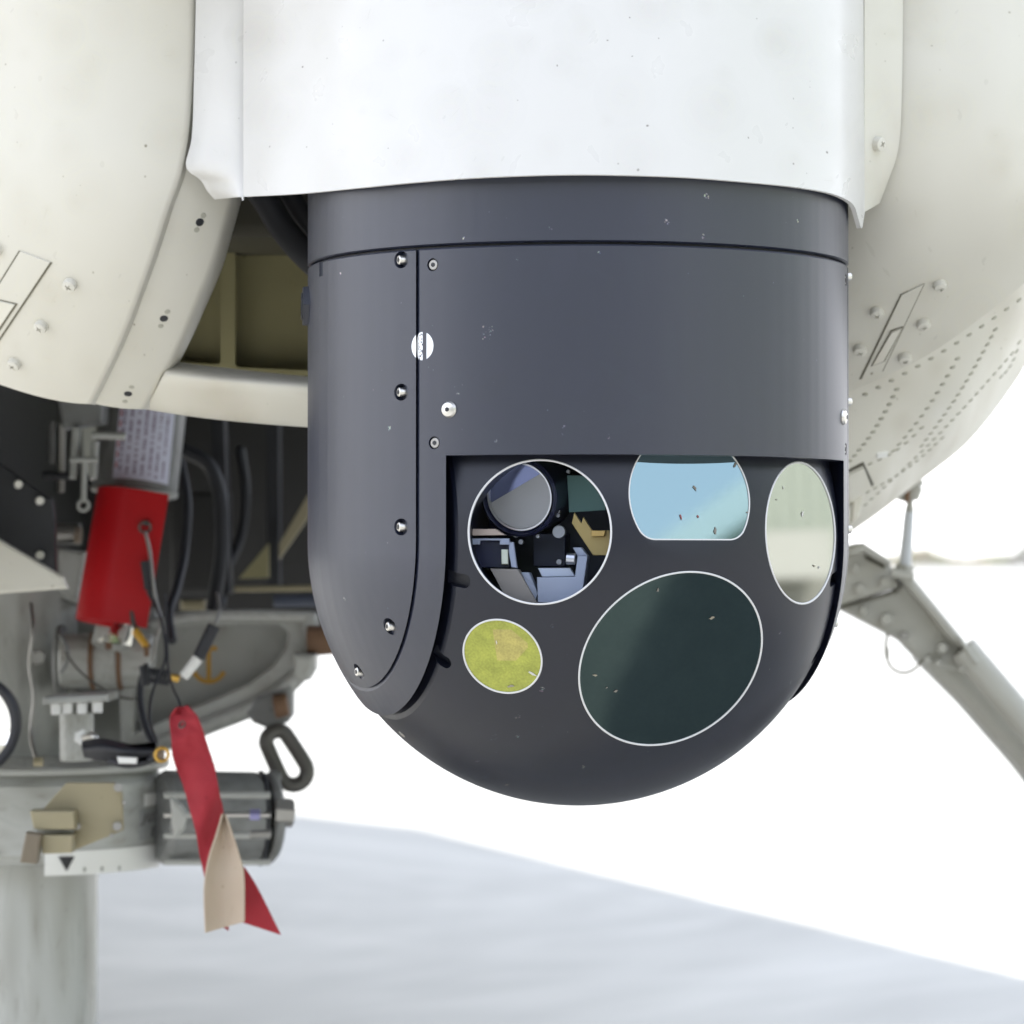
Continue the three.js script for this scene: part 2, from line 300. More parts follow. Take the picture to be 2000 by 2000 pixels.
// left cheek of the chin
const cheekD = (x, y) => { const t = Math.min(1.15, Math.max(-0.7, (y - 272) / 520)), s = (380 - x) / 380; return 2.54 + 0.02 * t + 0.15 * Math.max(t, 0) ** 2 - 0.06 * s + 0.09 * s * s; };
const stepLine = [[382, -70], [376, 150], [366, 272], [352, 340], [329, 406], [304, 484], [273, 571], [245, 645], [211, 720], [176, 789]];
const botLine = (x) => 748 + 0.325 * x - 0.00052 * x * x;            // lower edge of the cheek, x from -90 to 180
const curve = (pts) => new THREE.CatmullRomCurve3(pts.map((p) => V(p[0], p[1], 0)), false, 'centripetal');
const stepC = curve(stepLine), lipC = curve([[520, -70], [500, 200], [484, 310], [472, 387], [453, 459], [435, 521], [404, 595], [373, 664], [326, 751], [296, 799]]);
let cheek, lip;
{
  const rows = 60, cols = 72, grid = [];
  for (let i = 0; i <= rows; i++) {
    const v = i / rows, r = stepC.getPoint(v), row = [];
    for (let j = 0; j <= cols; j++) {
      const u = j / cols, x = -520 + (r.x + 520) * u, yl = -70 + (botLine(x) + 70) * ((r.y + 70) / (789 + 70)), y = THREE.MathUtils.lerp(yl, r.y, Math.pow(u, 9));
      row.push(P(x, y, cheekD(x, y)));
    }
    for (let k = 1; k <= 4; k++) { const x = r.x + 2.6 * k, y = r.y + 0.5 * k; row.push(P(x, y, cheekD(x, y) + 0.013 * k / 4)); }   // chamfered edge
    grid.push(row);
  }
  cheek = part('nose_panel', shell(grid, 0.004), M.white, heli, 'white curved nose panel with pan-head screws');
  const g2 = [];
  for (let i = 0; i <= rows; i++) {
    const v = i / rows, a = stepC.getPoint(v), b = lipC.getPoint(v), row = [];
    for (let j = 0; j <= 22; j++) {
      const u = j / 22, x = THREE.MathUtils.lerp(a.x + 6, b.x, u), y = THREE.MathUtils.lerp(a.y - 1, b.y, u) + 4 * Math.sin(u * Math.PI) * v, roll = Math.max(0, u - 0.8) / 0.2;
      row.push(P(x, y, cheekD(x, y) + 0.0115 + 0.022 * roll * roll));
    }
    for (let k = 1; k <= 3; k++) row.push(P(b.x - k * 1.0, b.y, cheekD(b.x, b.y) + 0.0335 + k * 0.012));
    g2.push(row);
  }
  lip = part('edge_strip', shell(g2, 0.003), M.white, heli, 'white edge strip around the open chin bay');
  // shelf under the bay
  const sh = loft([[[330, 705, 2.70], [420, 716, 2.70], [600, 735, 2.70], [1000, 760, 2.70]], [[322, 727, 2.675], [415, 738, 2.67], [600, 752, 2.665], [1000, 780, 2.665]], [[306, 760, 2.69], [410, 772, 2.685], [600, 790, 2.68], [1000, 815, 2.68]], [[285, 798, 2.735], [400, 815, 2.73], [600, 833, 2.73], [1000, 850, 2.73]], [[285, 790, 2.80], [400, 806, 2.80], [600, 822, 2.80], [1000, 840, 2.80]]], 30, 20);
  part('bay_sill', shell(sh, 0.003), M.skin, heli, 'pale curved sill below the open chin bay');
}
// screws of the nose skin
const evalr = new Evaluator(); evalr.attributes = ['position', 'normal']; evalr.useGroups = false;
function outward(g) {
  g = g.index ? g.toNonIndexed() : g.clone();
  for (const k of Object.keys(g.attributes)) if (k !== 'position' && k !== 'normal') g.deleteAttribute(k);
  const p = g.attributes.position; let s = 0; const a = V(), b = V(), c = V();
  for (let i = 0; i < p.count; i += 3) { a.fromBufferAttribute(p, i); b.fromBufferAttribute(p, i + 1); c.fromBufferAttribute(p, i + 2); s += a.dot(b.cross(c)); }
  if (s < 0) for (const at of Object.values(g.attributes)) for (let i = 0; i < at.count; i += 3) for (let k = 0; k < 3; k++) { const t = at.getComponent(i + 1, k); at.setComponent(i + 1, k, at.getComponent(i + 2, k)); at.setComponent(i + 2, k, t); }
  if (s < 0) { const n = g.attributes.normal; for (let i = 0; i < n.count; i++) { a.fromBufferAttribute(n, i); const q = i - i % 3, v0 = V().fromBufferAttribute(p, q), v1 = V().fromBufferAttribute(p, q + 1), v2 = V().fromBufferAttribute(p, q + 2), fn = v1.sub(v0).cross(v2.sub(v0)); if (fn.dot(a) < 0) n.setXYZ(i, -a.x, -a.y, -a.z); } }
  return g;
}
const brush = (g) => { const b = new Brush(outward(g)); b.updateMatrixWorld(true); return b; };
function csg(a, op, ...cut) { let r = a instanceof Brush ? a : brush(a); for (const c of cut) r = evalr.evaluate(r, brush(c), op); return r; }
const latheZ = (pts, seg = 28, crease = 0.5) => { const g = toCreasedNormals(new THREE.LatheGeometry(pts.map((p) => new THREE.Vector2(...p)), seg), crease); g.rotateX(Math.PI / 2); return g; };
const panHead = (() => {
  const g = latheZ([[0, -0.002], [0.0056, -0.002], [0.0058, 0.0030], [0.0052, 0.0052], [0.0034, 0.0062], [0, 0.0064]]);
  const b1 = new THREE.BoxGeometry(0.0054, 0.0012, 0.004), b2 = new THREE.BoxGeometry(0.0012, 0.0054, 0.004); b1.translate(0, 0, 0.0064); b2.translate(0, 0, 0.0064);
  return boxUV(csg(g, SUBTRACTION, b1, b2).geometry);
})();
const rivetG = latheZ([[0, -0.001], [0.0027, -0.001], [0.0027, 0.0002], [0.0020, 0.0010], [0, 0.0013]], 14);
const holeDiscG = latheZ([[0, -0.001], [0.0034, -0.001], [0.0034, 0.0003], [0.0030, 0.0006], [0, 0.0006]], 20);  // raised disc whose black stands for the dark of an open hole
for (const [x, y, sp] of [[138, 554, 0.9], [82, 635, 0.4], [30, 708, 0.7], [-6, 485, 0.2]]) { const h = hit(x, y, cheek); placed('screw', panHead, M.white, cheek, h.p, h.n, sp); }
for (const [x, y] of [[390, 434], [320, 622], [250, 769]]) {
  const h = hit(x, y, lip); placed('painted_hole_disc', holeDiscG, M.black, lip, h.p, h.n);
  for (const [dx, dy] of [[7, -13], [-6, 15]]) { const q = hit(x + dx, y + dy, lip); placed('rivet', rivetG, M.dirt, lip, q.p.addScaledVector(q.n, -0.0006), q.n); }
}
{ // latch plate of the left cheek
  part('gap', drape([[37.5, 489], [102.5, 513], [-34, 716], [-88, 690]], cheek, 0.0006, 0.001), M.gap, cheek);
  part('latch_plate', drape([[41.5, 489.5], [98.5, 511.5], [-38, 716], [-84, 690]], cheek, 0.0016, 0.002), M.white, cheek);
  part('gap', drape([[-20, 578], [37, 591], [-40, 706], [-76, 676]], cheek, 0.0022, 0.001), M.gap, cheek);
  part('latch_lever', drape([[-18, 580], [32, 591.5], [-42, 702], [-74, 678]], cheek, 0.0034, 0.002), M.skin, cheek);
}
// right cheek
const cheekR = part('nose_panel', shell(loft([
  [[1540, -70, 2.62], [1690, -70, 2.57], [1850, -70, 2.56], [2090, -70, 2.60], [2450, -70, 2.85]],
  [[1540, 272, 2.62], [1690, 272, 2.575], [1850, 272, 2.565], [2090, 250, 2.60], [2420, 150, 2.85]],
  [[1540, 540, 2.67], [1690, 520, 2.63], [1850, 480, 2.61], [2090, 390, 2.62], [2390, 240, 2.87]],
  [[1540, 812, 2.78], [1662, 764, 2.75], [1808, 695, 2.715], [1901, 632, 2.69], [2090, 486, 2.68], [2370, 320, 2.88]]], 64, 50), 0.004), M.white, heli, 'white curved nose panel with latch and screws, beside the turret');
const skinR = part('riveted_skin', shell(loft([
  [[1540, 800, 2.80], [1662, 758, 2.77], [1760, 714, 2.74], [1850, 662, 2.72], [1940, 597, 2.70], [2030, 525, 2.69], [2300, 330, 2.86]],
  [[1540, 948, 2.90], [1664, 895, 2.87], [1780, 825, 2.85], [1873, 765, 2.83], [1964, 675, 2.81], [2045, 575, 2.80], [2310, 370, 2.95]],
  [[1540, 1062, 3.14], [1665, 998, 3.11], [1794, 907, 3.09], [1889, 831, 3.06], [1979, 723, 3.04], [2054, 606, 3.02], [2320, 390, 3.1]],
  [[1540, 1102, 3.50], [1665, 1037, 3.46], [1799, 938, 3.42], [1895, 860, 3.38], [1985, 744, 3.35], [2060, 617, 3.3], [2330, 400, 3.35]],
  [[1540, 1070, 4.1], [1640, 1015, 4.1], [1770, 920, 4.05], [1860, 850, 4.0], [1940, 740, 3.95], [2000, 600, 3.9], [2260, 400, 3.9]]], 72, 50), 0.003), M.skin, heli, 'pale riveted belly skin of the nose');
for (const [x, y, sp] of [[1835, 555, 0.3], [1713, 608, 0.8], [1803, 630, 0.1], [1680, 680, 0.5], [1767, 697, 0.9]]) { const h = hit(x, y, cheekR); placed('screw', panHead, M.white, cheekR, h.p, h.n, sp); }
part('gap', drape([[1758.5, 574.5], [1806, 553.5], [1725, 724], [1678.5, 740]], cheekR, 0.0006, 0.001), M.gap, cheekR);
part('latch_plate', drape([[1761, 574], [1803, 553.5], [1722, 724], [1682, 740]], cheekR, 0.0016, 0.002), M.white, cheekR);
part('gap', drape([[1739, 642], [1764, 634], [1728, 702], [1701, 712]], cheekR, 0.0022, 0.001), M.gap, cheekR);
part('latch_lever', drape([[1741, 644], [1760, 636.5], [1725, 700], [1704, 708]], cheekR, 0.0034, 0.002), M.skin, cheekR);
{ // rivet rows
  const rows = [[[1690, 770], [1990, 586], 12], [[1752, 760], [1660, 900], 11], [[1944, 643], [1800, 870], 17], [[1800, 835], [1700, 905], 6], [[1976, 690], [1690, 985], 24], [[1840, 855], [1695, 960], 11], [[1990, 668], [1955, 735], 5], [[1870, 700], [1745, 880], 12]];
  for (const [a, b, n] of rows) for (let i = 0; i <= n; i++) {
    const t = i / n, bow = Math.sin(t * Math.PI) * 7, x = a[0] + (b[0] - a[0]) * t + bow * 0.5, y = a[1] + (b[1] - a[1]) * t + bow;
    const h = hit(x, y, skinR); placed('rivet', rivetG, M.dirt, skinR, h.p, h.n);
  }
}
part('gap', drape([[1655, 918], [1686, 902], [1706, 945], [1655, 990]], skinR, 0.001, 0.001), M.olive, skinR);
part('access_flap', drape([[1655, 921], [1684, 908], [1698, 945], [1655, 984]], skinR, 0.004, 0.004), M.skin, skinR);
part('data_plate', drape([[1713, 884], [1734, 881], [1732, 891], [1712, 894]], skinR, 0.001, 0.001), M.decal, skinR);
part('step_bracket', plate([[1668, 962], [1690, 952], [1678, 1008], [1664, 1022]], 3.02, 0.02), M.skin, heli);
// bright fairing round the turret's ring
{
  const ctl = [[475, 2.505, 384], [540, 2.46, 381], [600, 2.425, 377], [700, 2.362, 367], [800, 2.329, 357], [900, 2.307, 349], [1000, 2.295, 344], [1128, 2.290, 341], [1250, 2.294, 343], [1350, 2.305, 347], [1450, 2.325, 355], [1550, 2.357, 365], [1620, 2.394, 377], [1650, 2.42, 388], [1668, 2.452, 402], [1677, 2.478, 428], [1683, 2.505, 446], [1689, 2.535, 416]];
  const c = new THREE.CatmullRomCurve3(ctl.map((p) => V(p[0] * 1e-3, p[2] * 1e-3, p[1])), false, 'centripetal'), n = 120, rows = 14, grid = [];
  for (let i = 0; i <= rows; i++) { const row = []; for (let j = 0; j <= n; j++) { const p = c.getPoint(j / n), x = p.x * 1e3, y0 = p.y * 1e3, v = i / rows; row.push(P(x, -75 + (y0 + 75) * v, p.z + 0.012 * (1 - v))); } grid.push(row); }
  const fairing = part('turret_fairing', shell(grid, 0.0035), M.fairing, heli, 'bright white fairing skirt above the dark turret ring');
  const lf = [], L = curve([[384, -75], [379, 150], [374, 272], [364, 328], [392, 352], [404, 372], [419, 389.5]]);
  for (let i = 0; i <= 30; i++) { const a = L.getPoint(i / 30), row = []; for (let j = 0; j <= 14; j++) { const u = j / 14, x = a.x + (475.5 - a.x) * u, y = a.y + (384 - a.y) * u * (i / 30) ** 3, y2 = y; row.push(P(x, y2, THREE.MathUtils.lerp(cheekD(a.x, a.y) - 0.006, 2.505 + 0.012 * (1 - i / 30), u * u * (3 - 2 * u)))); } lf.push(row); }
  part('fairing_flange', shell(lf, 0.003), M.fairing, heli, 'notched end of the white fairing lying on the nose panel');
  const rf = [], RR = curve([[1764, -75], [1762, 150], [1757, 272], [1750, 310], [1735, 352], [1718, 397]]);
  for (let i = 0; i <= 30; i++) { const a = RR.getPoint(i / 30), row = [], yl = -75 + (414 + 75) * (i / 30); for (let j = 0; j <= 10; j++) { const u = j / 10, x = 1688.5 + (a.x - 1688.5) * u, y = yl + (a.y - yl) * u, h = hit(a.x, Math.max(a.y, -60), cheekR); row.push(P(x, y, THREE.MathUtils.lerp(2.534, CZ - h.p.z - DOFF - 0.006, u))); } rf.push(row); }
  const fl = part('fairing_flange', shell(rf, 0.003), M.white, heli, 'white fairing flange screwed to the nose panel beside the turret');
  const s = hit(1712, 281, fl); placed('screw', panHead, M.white, fl, s.p, s.n, 0.6);
}
{ // chin bay behind the turret
  const holes = [roundRect(318, 480, 437, 712, 14, 0.06), roundRect(453, 478, 660, 724, 16, 0.04), roundRect(690, 478, 960, 730, 16, 0.03)];
  const bay = part('bay_bulkhead', plate([[230, 468], [1010, 468], [1010, 790], [230, 770]], 2.93, 0.022, 0.003, holes), M.khaki, heli, 'khaki bulkhead with rounded recesses inside the chin bay');
  part('recess_panel', plate([[200, 455], [1020, 455], [1020, 800], [200, 780]], 2.955, 0.01), M.khaki, bay);
  part('equipment_box', new RoundedBoxGeometry(0.62, 0.30, 0.22, 3, 0.012).translate(-0.21, P(500, 462, 2.78).y + 0.15, CZ - 2.78 - DOFF - 0.11), M.olive, heli);
  part('hose', tubePx([[470, 330, 2.72], [515, 385, 2.72], [552, 445, 2.72], [610, 510, 2.71], [700, 580, 2.70]], 27, 50, 16), M.rubber, heli);
  part('hose_sleeve', tubePx([[540, 330, 2.75], [575, 400, 2.75], [620, 460, 2.75], [700, 540, 2.75]], 24, 40, 16), M.black, heli);
  part('hose_clamp', cylPx([588, 520, 2.80], [618, 508, 2.80], 9), M.decal, heli);
}
{ // unseen lower hull beside the gear well, added to shade the ground below
  const q = new THREE.Shape([[-0.68, 0.34], [-0.95, 0.36], [-1.32, 0.75], [-1.70, 1.5], [-0.70, 1.9]].map((p) => new THREE.Vector2(...p)));
  const g = new THREE.ExtrudeGeometry(q, { depth: 0.46, bevelEnabled: true, bevelSize: 0.03, bevelThickness: 0.03, bevelSegments: 3, bevelOffset: -0.03 });
  g.rotateX(-Math.PI / 2); g.translate(0, 1.0, 0); part('lower_hull', boxUV(g), M.white, heli);
}
{ // nose gear well
  const bx = (name, x0, x1, y0, y1, z0, z1, m) => { const q = new THREE.BoxGeometry(x1 - x0, y1 - y0, z1 - z0); q.translate((x0 + x1) / 2, (y0 + y1) / 2, (z0 + z1) / 2); return part(name, q, m, heli); };
  bx('well_side', -0.66, -0.63, 0.985, 1.43, -1.9, -0.46, M.well);
  bx('well_side', 0.10, 0.13, 0.96, 1.12, -1.9, -0.22, M.well);
  bx('well_back', -0.63, 0.10, 0.90, 1.47, -1.93, -1.90, M.well);
  bx('well_roof', -0.66, 0.13, 1.455, 1.470, -1.9, -0.2, M.well);
  part('well_post', plate([[412, 780], [436, 780], [450, 1160], [420, 1160]], 3.75, 0.05), M.black, heli);
  part('well_frame', plate([[520, 790], [545, 790], [545, 1150], [520, 1150]], 3.9, 0.05), M.black, heli);
  part('well_brace', plate([[545, 1062], [602, 965], [602, 1010], [545, 1092]], 3.85, 0.02), M.tan, heli);
  part('well_brace', plate([[466, 1130], [524, 1062], [524, 1128]], 3.85, 0.02), M.khaki, heli);
  part('well_rail', cylPx([455, 1150, 3.8], [660, 1148, 3.8], 6), M.tan, heli);
  part('well_pipe', cylPx([535, 1174, 3.85], [690, 1172, 3.85], 12), mat('slate pipe', [0.06, 0.07, 0.10], 0.4), heli);
  part('well_hose', tubePx([[360, 880, 3.6], [405, 905, 3.6], [428, 960, 3.6], [432, 1080, 3.6], [415, 1190, 3.6]], 14, 50, 12), M.rubber, heli);
  part('valve_block', plate([[352, 1172], [400, 1172], [400, 1192], [352, 1192]], 3.75, 0.04, 0.004), M.tan, heli);
  part('junction_box', plate([[333, 960], [440, 960], [440, 1160], [333, 1160]], 3.9, 0.1, 0.006), M.well, heli);
}

/* ------------------------------------------------------------------ sensor turret */
const PSI = 22.6 * Math.PI / 180, R = 0.21, RB = 0.2055;
const turret = thing('sensor_turret', 'dark navy grey ball sensor turret with five round glass windows under the nose', 'sensor turret', V(0, E + 0.0183, 0));
turret.rotation.y = PSI; turret.updateMatrixWorld(true);
const toLocal = (v) => turret.worldToLocal(v.clone());
function TP(px, py, r, cylMode = false) {                            // photo pixel -> point on the ball or the drum, in turret axes
  const o = toLocal(camera.position), e = toLocal(camera.position.clone().add(ray(px, py))), d = e.sub(o).normalize();
  const k = cylMode ? V(1, 0, 1) : V(1, 1, 1), od = o.clone().multiply(k), dd = d.clone().multiply(k);
  const a = dd.dot(dd), b = od.dot(dd), c = od.dot(od) - r * r, D = b * b - a * c;
  const t = (-b - Math.sqrt(Math.max(D, 0))) / a; return o.addScaledVector(d, t);
}
const HSEAM = 0.211, HLIP = 0.0604, XS = 0.842 * R, XI = 0.774 * R, UA = 1.95;
const scuff = rng(41);
function paintMap(toUV, w, h, list, count, mmPerPx, extra) {         // worn dark paint: chips, scuffs and dust specks
  const cv = document.createElement('canvas'); cv.width = w; cv.height = h; const c = cv.getContext('2d');
  c.fillStyle = '#ffffff'; c.fillStyle = 'rgb(18,24,43)'; c.fillRect(0, 0, w, h);
  for (let k = 0; k < 500; k++) { c.fillStyle = scuff() < 0.5 ? `rgba(56,59,66,${0.02 + scuff() * 0.03})` : `rgba(22,24,30,${0.02 + scuff() * 0.03})`; c.beginPath(); c.ellipse(scuff() * w, scuff() * h, (4 + scuff() * 60) / mmPerPx * 0.4, (3 + scuff() * 22) / mmPerPx * 0.4, scuff() * 3, 0, 6.3); c.fill(); }
  const dot = (x, y, s, a) => { c.fillStyle = `rgba(${150 + scuff() * 60},${150 + scuff() * 55},${140 + scuff() * 50},${a})`; c.beginPath(); const n = 7, ph = scuff() * 6; for (let i = 0; i < n; i++) { const q = ph + i / n * 6.283, rr = s * (0.45 + scuff() * 0.75); c.lineTo(x + Math.cos(q) * rr, y + Math.sin(q) * rr * 0.8); } c.closePath(); c.fill(); };
  for (let k = 0; k < count; k++) dot(scuff() * w, scuff() * h, (0.15 + scuff() ** 4 * 0.55) / mmPerPx, 0.18 + scuff() * 0.4);
  for (let k = 0; k < 26; k++) { c.strokeStyle = `rgba(120,124,130,${0.04 + scuff() * 0.08})`; c.lineWidth = 0.25 / mmPerPx; const x = scuff() * w, y = scuff() * h, a = scuff() * 6, l = (6 + scuff() * 26) / mmPerPx; c.beginPath(); c.moveTo(x, y); c.lineTo(x + Math.cos(a) * l, y + Math.sin(a) * l); c.stroke(); }
  for (const [px, py, mm, n, a] of list) { const [u, v] = toUV(px, py); for (let i = 0; i < n; i++) dot(u * w + (scuff() - 0.5) * mm / mmPerPx, (1 - v) * h + (scuff() - 0.5) * mm / mmPerPx, (0.25 + scuff() * 0.75) / mmPerPx, a); }
  extra?.(c);
  const t = new THREE.CanvasTexture(cv); t.colorSpace = THREE.SRGBColorSpace; t.wrapS = t.wrapT = THREE.RepeatWrapping; return t;
}
const cylUV = (p) => [(Math.atan2(p.x, p.z) + UA) / (2 * UA), (p.y + 0.21) / 0.48];
const ballUV = (p) => [(p.x + 0.21) / 0.42, (p.y + 0.21) / 0.42];
function setUV(g, fn) { const p = g.attributes.position, uv = new Float32Array(p.count * 2), v = V(); for (let i = 0; i < p.count; i++) { v.fromBufferAttribute(p, i); const q = fn(v); uv[2 * i] = q[0]; uv[2 * i + 1] = q[1]; } g.setAttribute('uv', new THREE.BufferAttribute(uv, 2)); return g; }
const drumMap = paintMap((x, y) => cylUV(TP(x, y, R, true)), 2048, 1024, [[953, 650, 9, 26, 0.55], [1380, 382, 4, 10, 0.7], [1303, 433, 4, 9, 0.7], [1375, 462, 3, 6, 0.6], [1558, 432, 2, 4, 0.8], [665, 533, 1.4, 5, 0.9], [1170, 493, 1.6, 3, 0.6], [760, 838, 3, 10, 0.6], [605, 835, 3, 8, 0.8], [895, 770, 3, 5, 0.35], [1102, 832, 3, 5, 0.4], [1188, 852, 3, 5, 0.4], [1010, 505, 2, 4, 0.35], [905, 464, 1.6, 3, 0.8], [1100, 850, 2, 3, 0.4], [968, 862, 2, 4, 0.4], [662, 1172, 3, 7, 0.5], [1075, 445, 2, 4, 0.4]], 900, 0.42, (c) => {
  // round white reference spot across the seam, paint flaking
  const q = cylUV(TP(826, 676, R, true)), cx = q[0] * 2048, cy = (1 - q[1]) * 1024, rx = 0.0098 / (R * 2 * UA) * 2048, ry = 0.0103 / 0.48 * 1024, rr = rng(8);
  c.fillStyle = 'rgb(246,247,246)'; c.beginPath(); c.ellipse(cx - rx * 0.06, cy, rx, ry, 0, 0, 6.3); c.fill();
  c.fillStyle = 'rgb(18,24,43)'; c.fillRect(cx - 0.6, cy - ry - 2, rx * 0.34, ry * 2 + 4);
  for (let k = 0; k < 46; k++) { const x = cx + (rr() - 0.62) * rx * 0.8, y = cy + (rr() * 2 - 1) * ry * 0.95; c.beginPath(); c.ellipse(x, y, 0.5 + rr() * 1.6, 0.4 + rr() * 1.1, rr() * 3, 0, 6.3); c.fill(); }
});
const ballMap = paintMap((x, y) => ballUV(TP(x, y, RB)), 1024, 1024, [[1058, 1346, 3, 8, 0.6], [1013, 1399, 3, 7, 0.45], [1010, 1439, 2.5, 6, 0.6], [931, 1487, 2, 4, 0.6], [990, 1533, 1.5, 4, 0.6], [1140, 1498, 3, 6, 0.55], [1078, 1221, 3, 5, 0.3], [1523, 1237, 2, 5, 0.6], [1545, 1333, 3, 7, 0.55], [1503, 1307, 1, 3, 0.5], [965, 1440, 4, 6, 0.25], [945, 1515, 5, 7, 0.2]], 620, 0.42);
M.drum = mat('dark satin paint', [1, 1, 1], 0.42, 0, { ior: 1.72, map: drumMap, bumpMap: grainFine, bumpScale: 0.00002 });
M.ball = mat('dark satin paint of the ball', [0.5, 0.5, 0.5], 0.40, 0, { ior: 1.48, map: ballMap, bumpMap: grainFine, bumpScale: 0.00002 });
M.drumPlain = mat('dark satin paint, plain', [0.02, 0.022, 0.027], 0.45);
const tpart = (name, g, m, parent = turret, label) => { const o = new THREE.Mesh(g, m); o.name = name; o.castShadow = o.receiveShadow = true; if (label) o.userData.label = label; parent.add(o); o.updateMatrixWorld(true); return o; };

function drumSolid(r, top, seg = 200) {                              // drum with a round bottom
  const pts = [[0, -r]]; for (let i = 1; i <= 36; i++) { const a = -Math.PI / 2 + i / 36 * Math.PI / 2; pts.push([r * Math.cos(a), r * Math.sin(a)]); }
  pts.push([r, top - 0.0012], [r - 0.0012, top], [0, top]);
  return toCreasedNormals(new THREE.LatheGeometry(pts.map((p) => new THREE.Vector2(Math.max(p[0], 0), p[1])), seg), 0.45);
}
const box = (x0, x1, y0, y1, z0, z1) => { const g = new THREE.BoxGeometry(x1 - x0, y1 - y0, z1 - z0); g.translate((x0 + x1) / 2, (y0 + y1) / 2, (z0 + z1) / 2); return g; };
const cylX = (x0, x1, y, z, r, seg = 24) => { const g = new THREE.CylinderGeometry(r, r, x1 - x0, seg); g.rotateZ(Math.PI / 2); g.translate((x0 + x1) / 2, y, z); return g; };
{ // ring
  const pts = [[0, HSEAM + 0.0018], [R - 0.002, HSEAM + 0.0018], [R, HSEAM + 0.0030], [R, 0.345], [0, 0.345]].map((p) => new THREE.Vector2(...p));
  tpart('mounting_ring', setUV(toCreasedNormals(new THREE.LatheGeometry(pts, 220), 0.5), cylUV), M.drum);
  const core = [[0, 0.16], [R - 0.006, 0.16], [R - 0.006, HSEAM + 0.004], [0, HSEAM + 0.004]].map((p) => new THREE.Vector2(...p));
  tpart('bearing_core', toCreasedNormals(new THREE.LatheGeometry(core, 96), 0.5), M.black);
}
// yoke frame with its lip and legs, and side covers with screw pockets
const wallX = XS + 0.0048, rhoC = Math.sqrt(R * R - wallX * wallX);
const pocketAngles = []; // around the tilt axis, measured downwards from the front
{
  let f = csg(drumSolid(R, HSEAM), INTERSECTION, box(-XS + 0.0009, XS - 0.0009, -0.3, 0.3, -0.3, 0.3));
  f = csg(f, SUBTRACTION, box(-XI, XI, -0.3, HLIP, -0.3, 0.3));
  for (const [px, py] of [[845, 517], [848, 865]]) for (const sx of [1, -1]) {
    const p = TP(px, py, R, true); p.x *= sx; const n = V(p.x, 0, p.z).normalize(), c = new THREE.CylinderGeometry(0.0047, 0.0047, 0.006, 24); c.rotateX(Math.PI / 2);
    c.applyQuaternion(new THREE.Quaternion().setFromUnitVectors(V(0, 0, 1), n)); c.translate(p.x, p.y, p.z); f = csg(f, SUBTRACTION, c);
  }
  tpart('yoke_frame', setUV(f.geometry, cylUV), M.drum, turret, 'dark curved front panel of the yoke');
  const lows = [[778, 1237], [706, 1321]].map(([x, y]) => { const p = TP(x, y, R); return Math.atan2(-p.y, p.z); });
  const spots = [[TP(804, 506, R, true).y, rhoC - 0.0055], [TP(806, 765, R, true).y, rhoC - 0.0055], [TP(806, 1029, R, true).y, rhoC - 0.0055]];
  for (const a of lows) spots.push([-(rhoC - 0.0055) * Math.sin(a), (rhoC - 0.0055) * Math.cos(a)]);
  for (const sx of [-1, 1]) {
    let c = csg(drumSolid(R, HSEAM), INTERSECTION, sx < 0 ? box(-0.3, -XS - 0.0009, -0.3, 0.3, -0.3, 0.3) : box(XS + 0.0009, 0.3, -0.3, 0.3, -0.3, 0.3));
    for (const [y, z] of spots) c = csg(c, SUBTRACTION, sx < 0 ? cylX(-0.25, -wallX, y, z, 0.0062) : cylX(wallX, 0.25, y, z, 0.0062));
    if (sx < 0) { const p = TP(627, 532, R, true), q = new THREE.CylinderGeometry(0.0045, 0.0045, 0.03, 20); q.translate(p.x, 0, p.z); q.translate(0, p.y + 0.012, 0); c = csg(c, SUBTRACTION, q); }
    const cover = tpart('side_cover', setUV(c.geometry, cylUV), M.drum, turret, sx < 0 ? 'dark rounded side cover with socket screws in pockets' : undefined);
    const head = latheX(0.0034, 0.0052, sx);
    for (const [y, z] of spots) { const s = tpart('socket_screw', head, M.steel, cover); s.position.set(sx * wallX, y, z - 0.0006); const k = tpart('hex_socket', hexX(0.0018, sx), M.black, s); k.position.x = sx * 0.00525; }
  }
  // flush screws and button-head screws
  const flush = latheZ([[0, -0.004], [0.0037, -0.004], [0.0037, -0.0008], [0.0032, -0.0004], [0, -0.0004]], 24), button = latheZ([[0, -0.001], [0.0060, -0.001], [0.0060, 0.0004], [0.0050, 0.0021], [0.0032, 0.0030], [0, 0.0032]], 32);
  const hexZ = new THREE.CylinderGeometry(0.0017, 0.0017, 0.0006, 6); hexZ.rotateX(Math.PI / 2);
  for (const sx of [1, -1]) for (const [px, py, kind] of [[845, 517, 0], [848, 865, 0], [877, 800, 1]]) {
    const p = TP(px, py, R, true); p.x *= sx; const n = V(p.x, 0, p.z).normalize();
    const s = tpart(kind ? 'button_screw' : 'flush_screw', kind ? button : flush, kind ? M.steel : M.dullSteel); s.position.copy(p); s.quaternion.setFromUnitVectors(V(0, 0, 1), n);
    const k = tpart('hex_socket', hexZ, M.black, s); k.position.z = kind ? 0.0031 : -0.0003;
  }
  // hexagonal plug on the side
  const p = TP(601.5, 598, R, true), n = V(p.x, 0, p.z).normalize(), hx = new THREE.CylinderGeometry(0.0165, 0.0172, 0.008, 6, 1); hx.rotateX(Math.PI / 2); hx.rotateZ(Math.PI / 6);
  const plug = tpart('hex_plug', toCreasedNormals(hx, 0.3), mat('dark blue anodised plug', [0.018, 0.020, 0.030], 0.4, 0)); plug.position.copy(p); plug.quaternion.setFromUnitVectors(V(0, 0, 1), n);
  tpart('plug_rim', latheZ([[0.008, 0.004], [0.0105, 0.004], [0.0105, 0.0052], [0.008, 0.0052], [0.008, 0.004]], 24), M.drumPlain, plug);
}
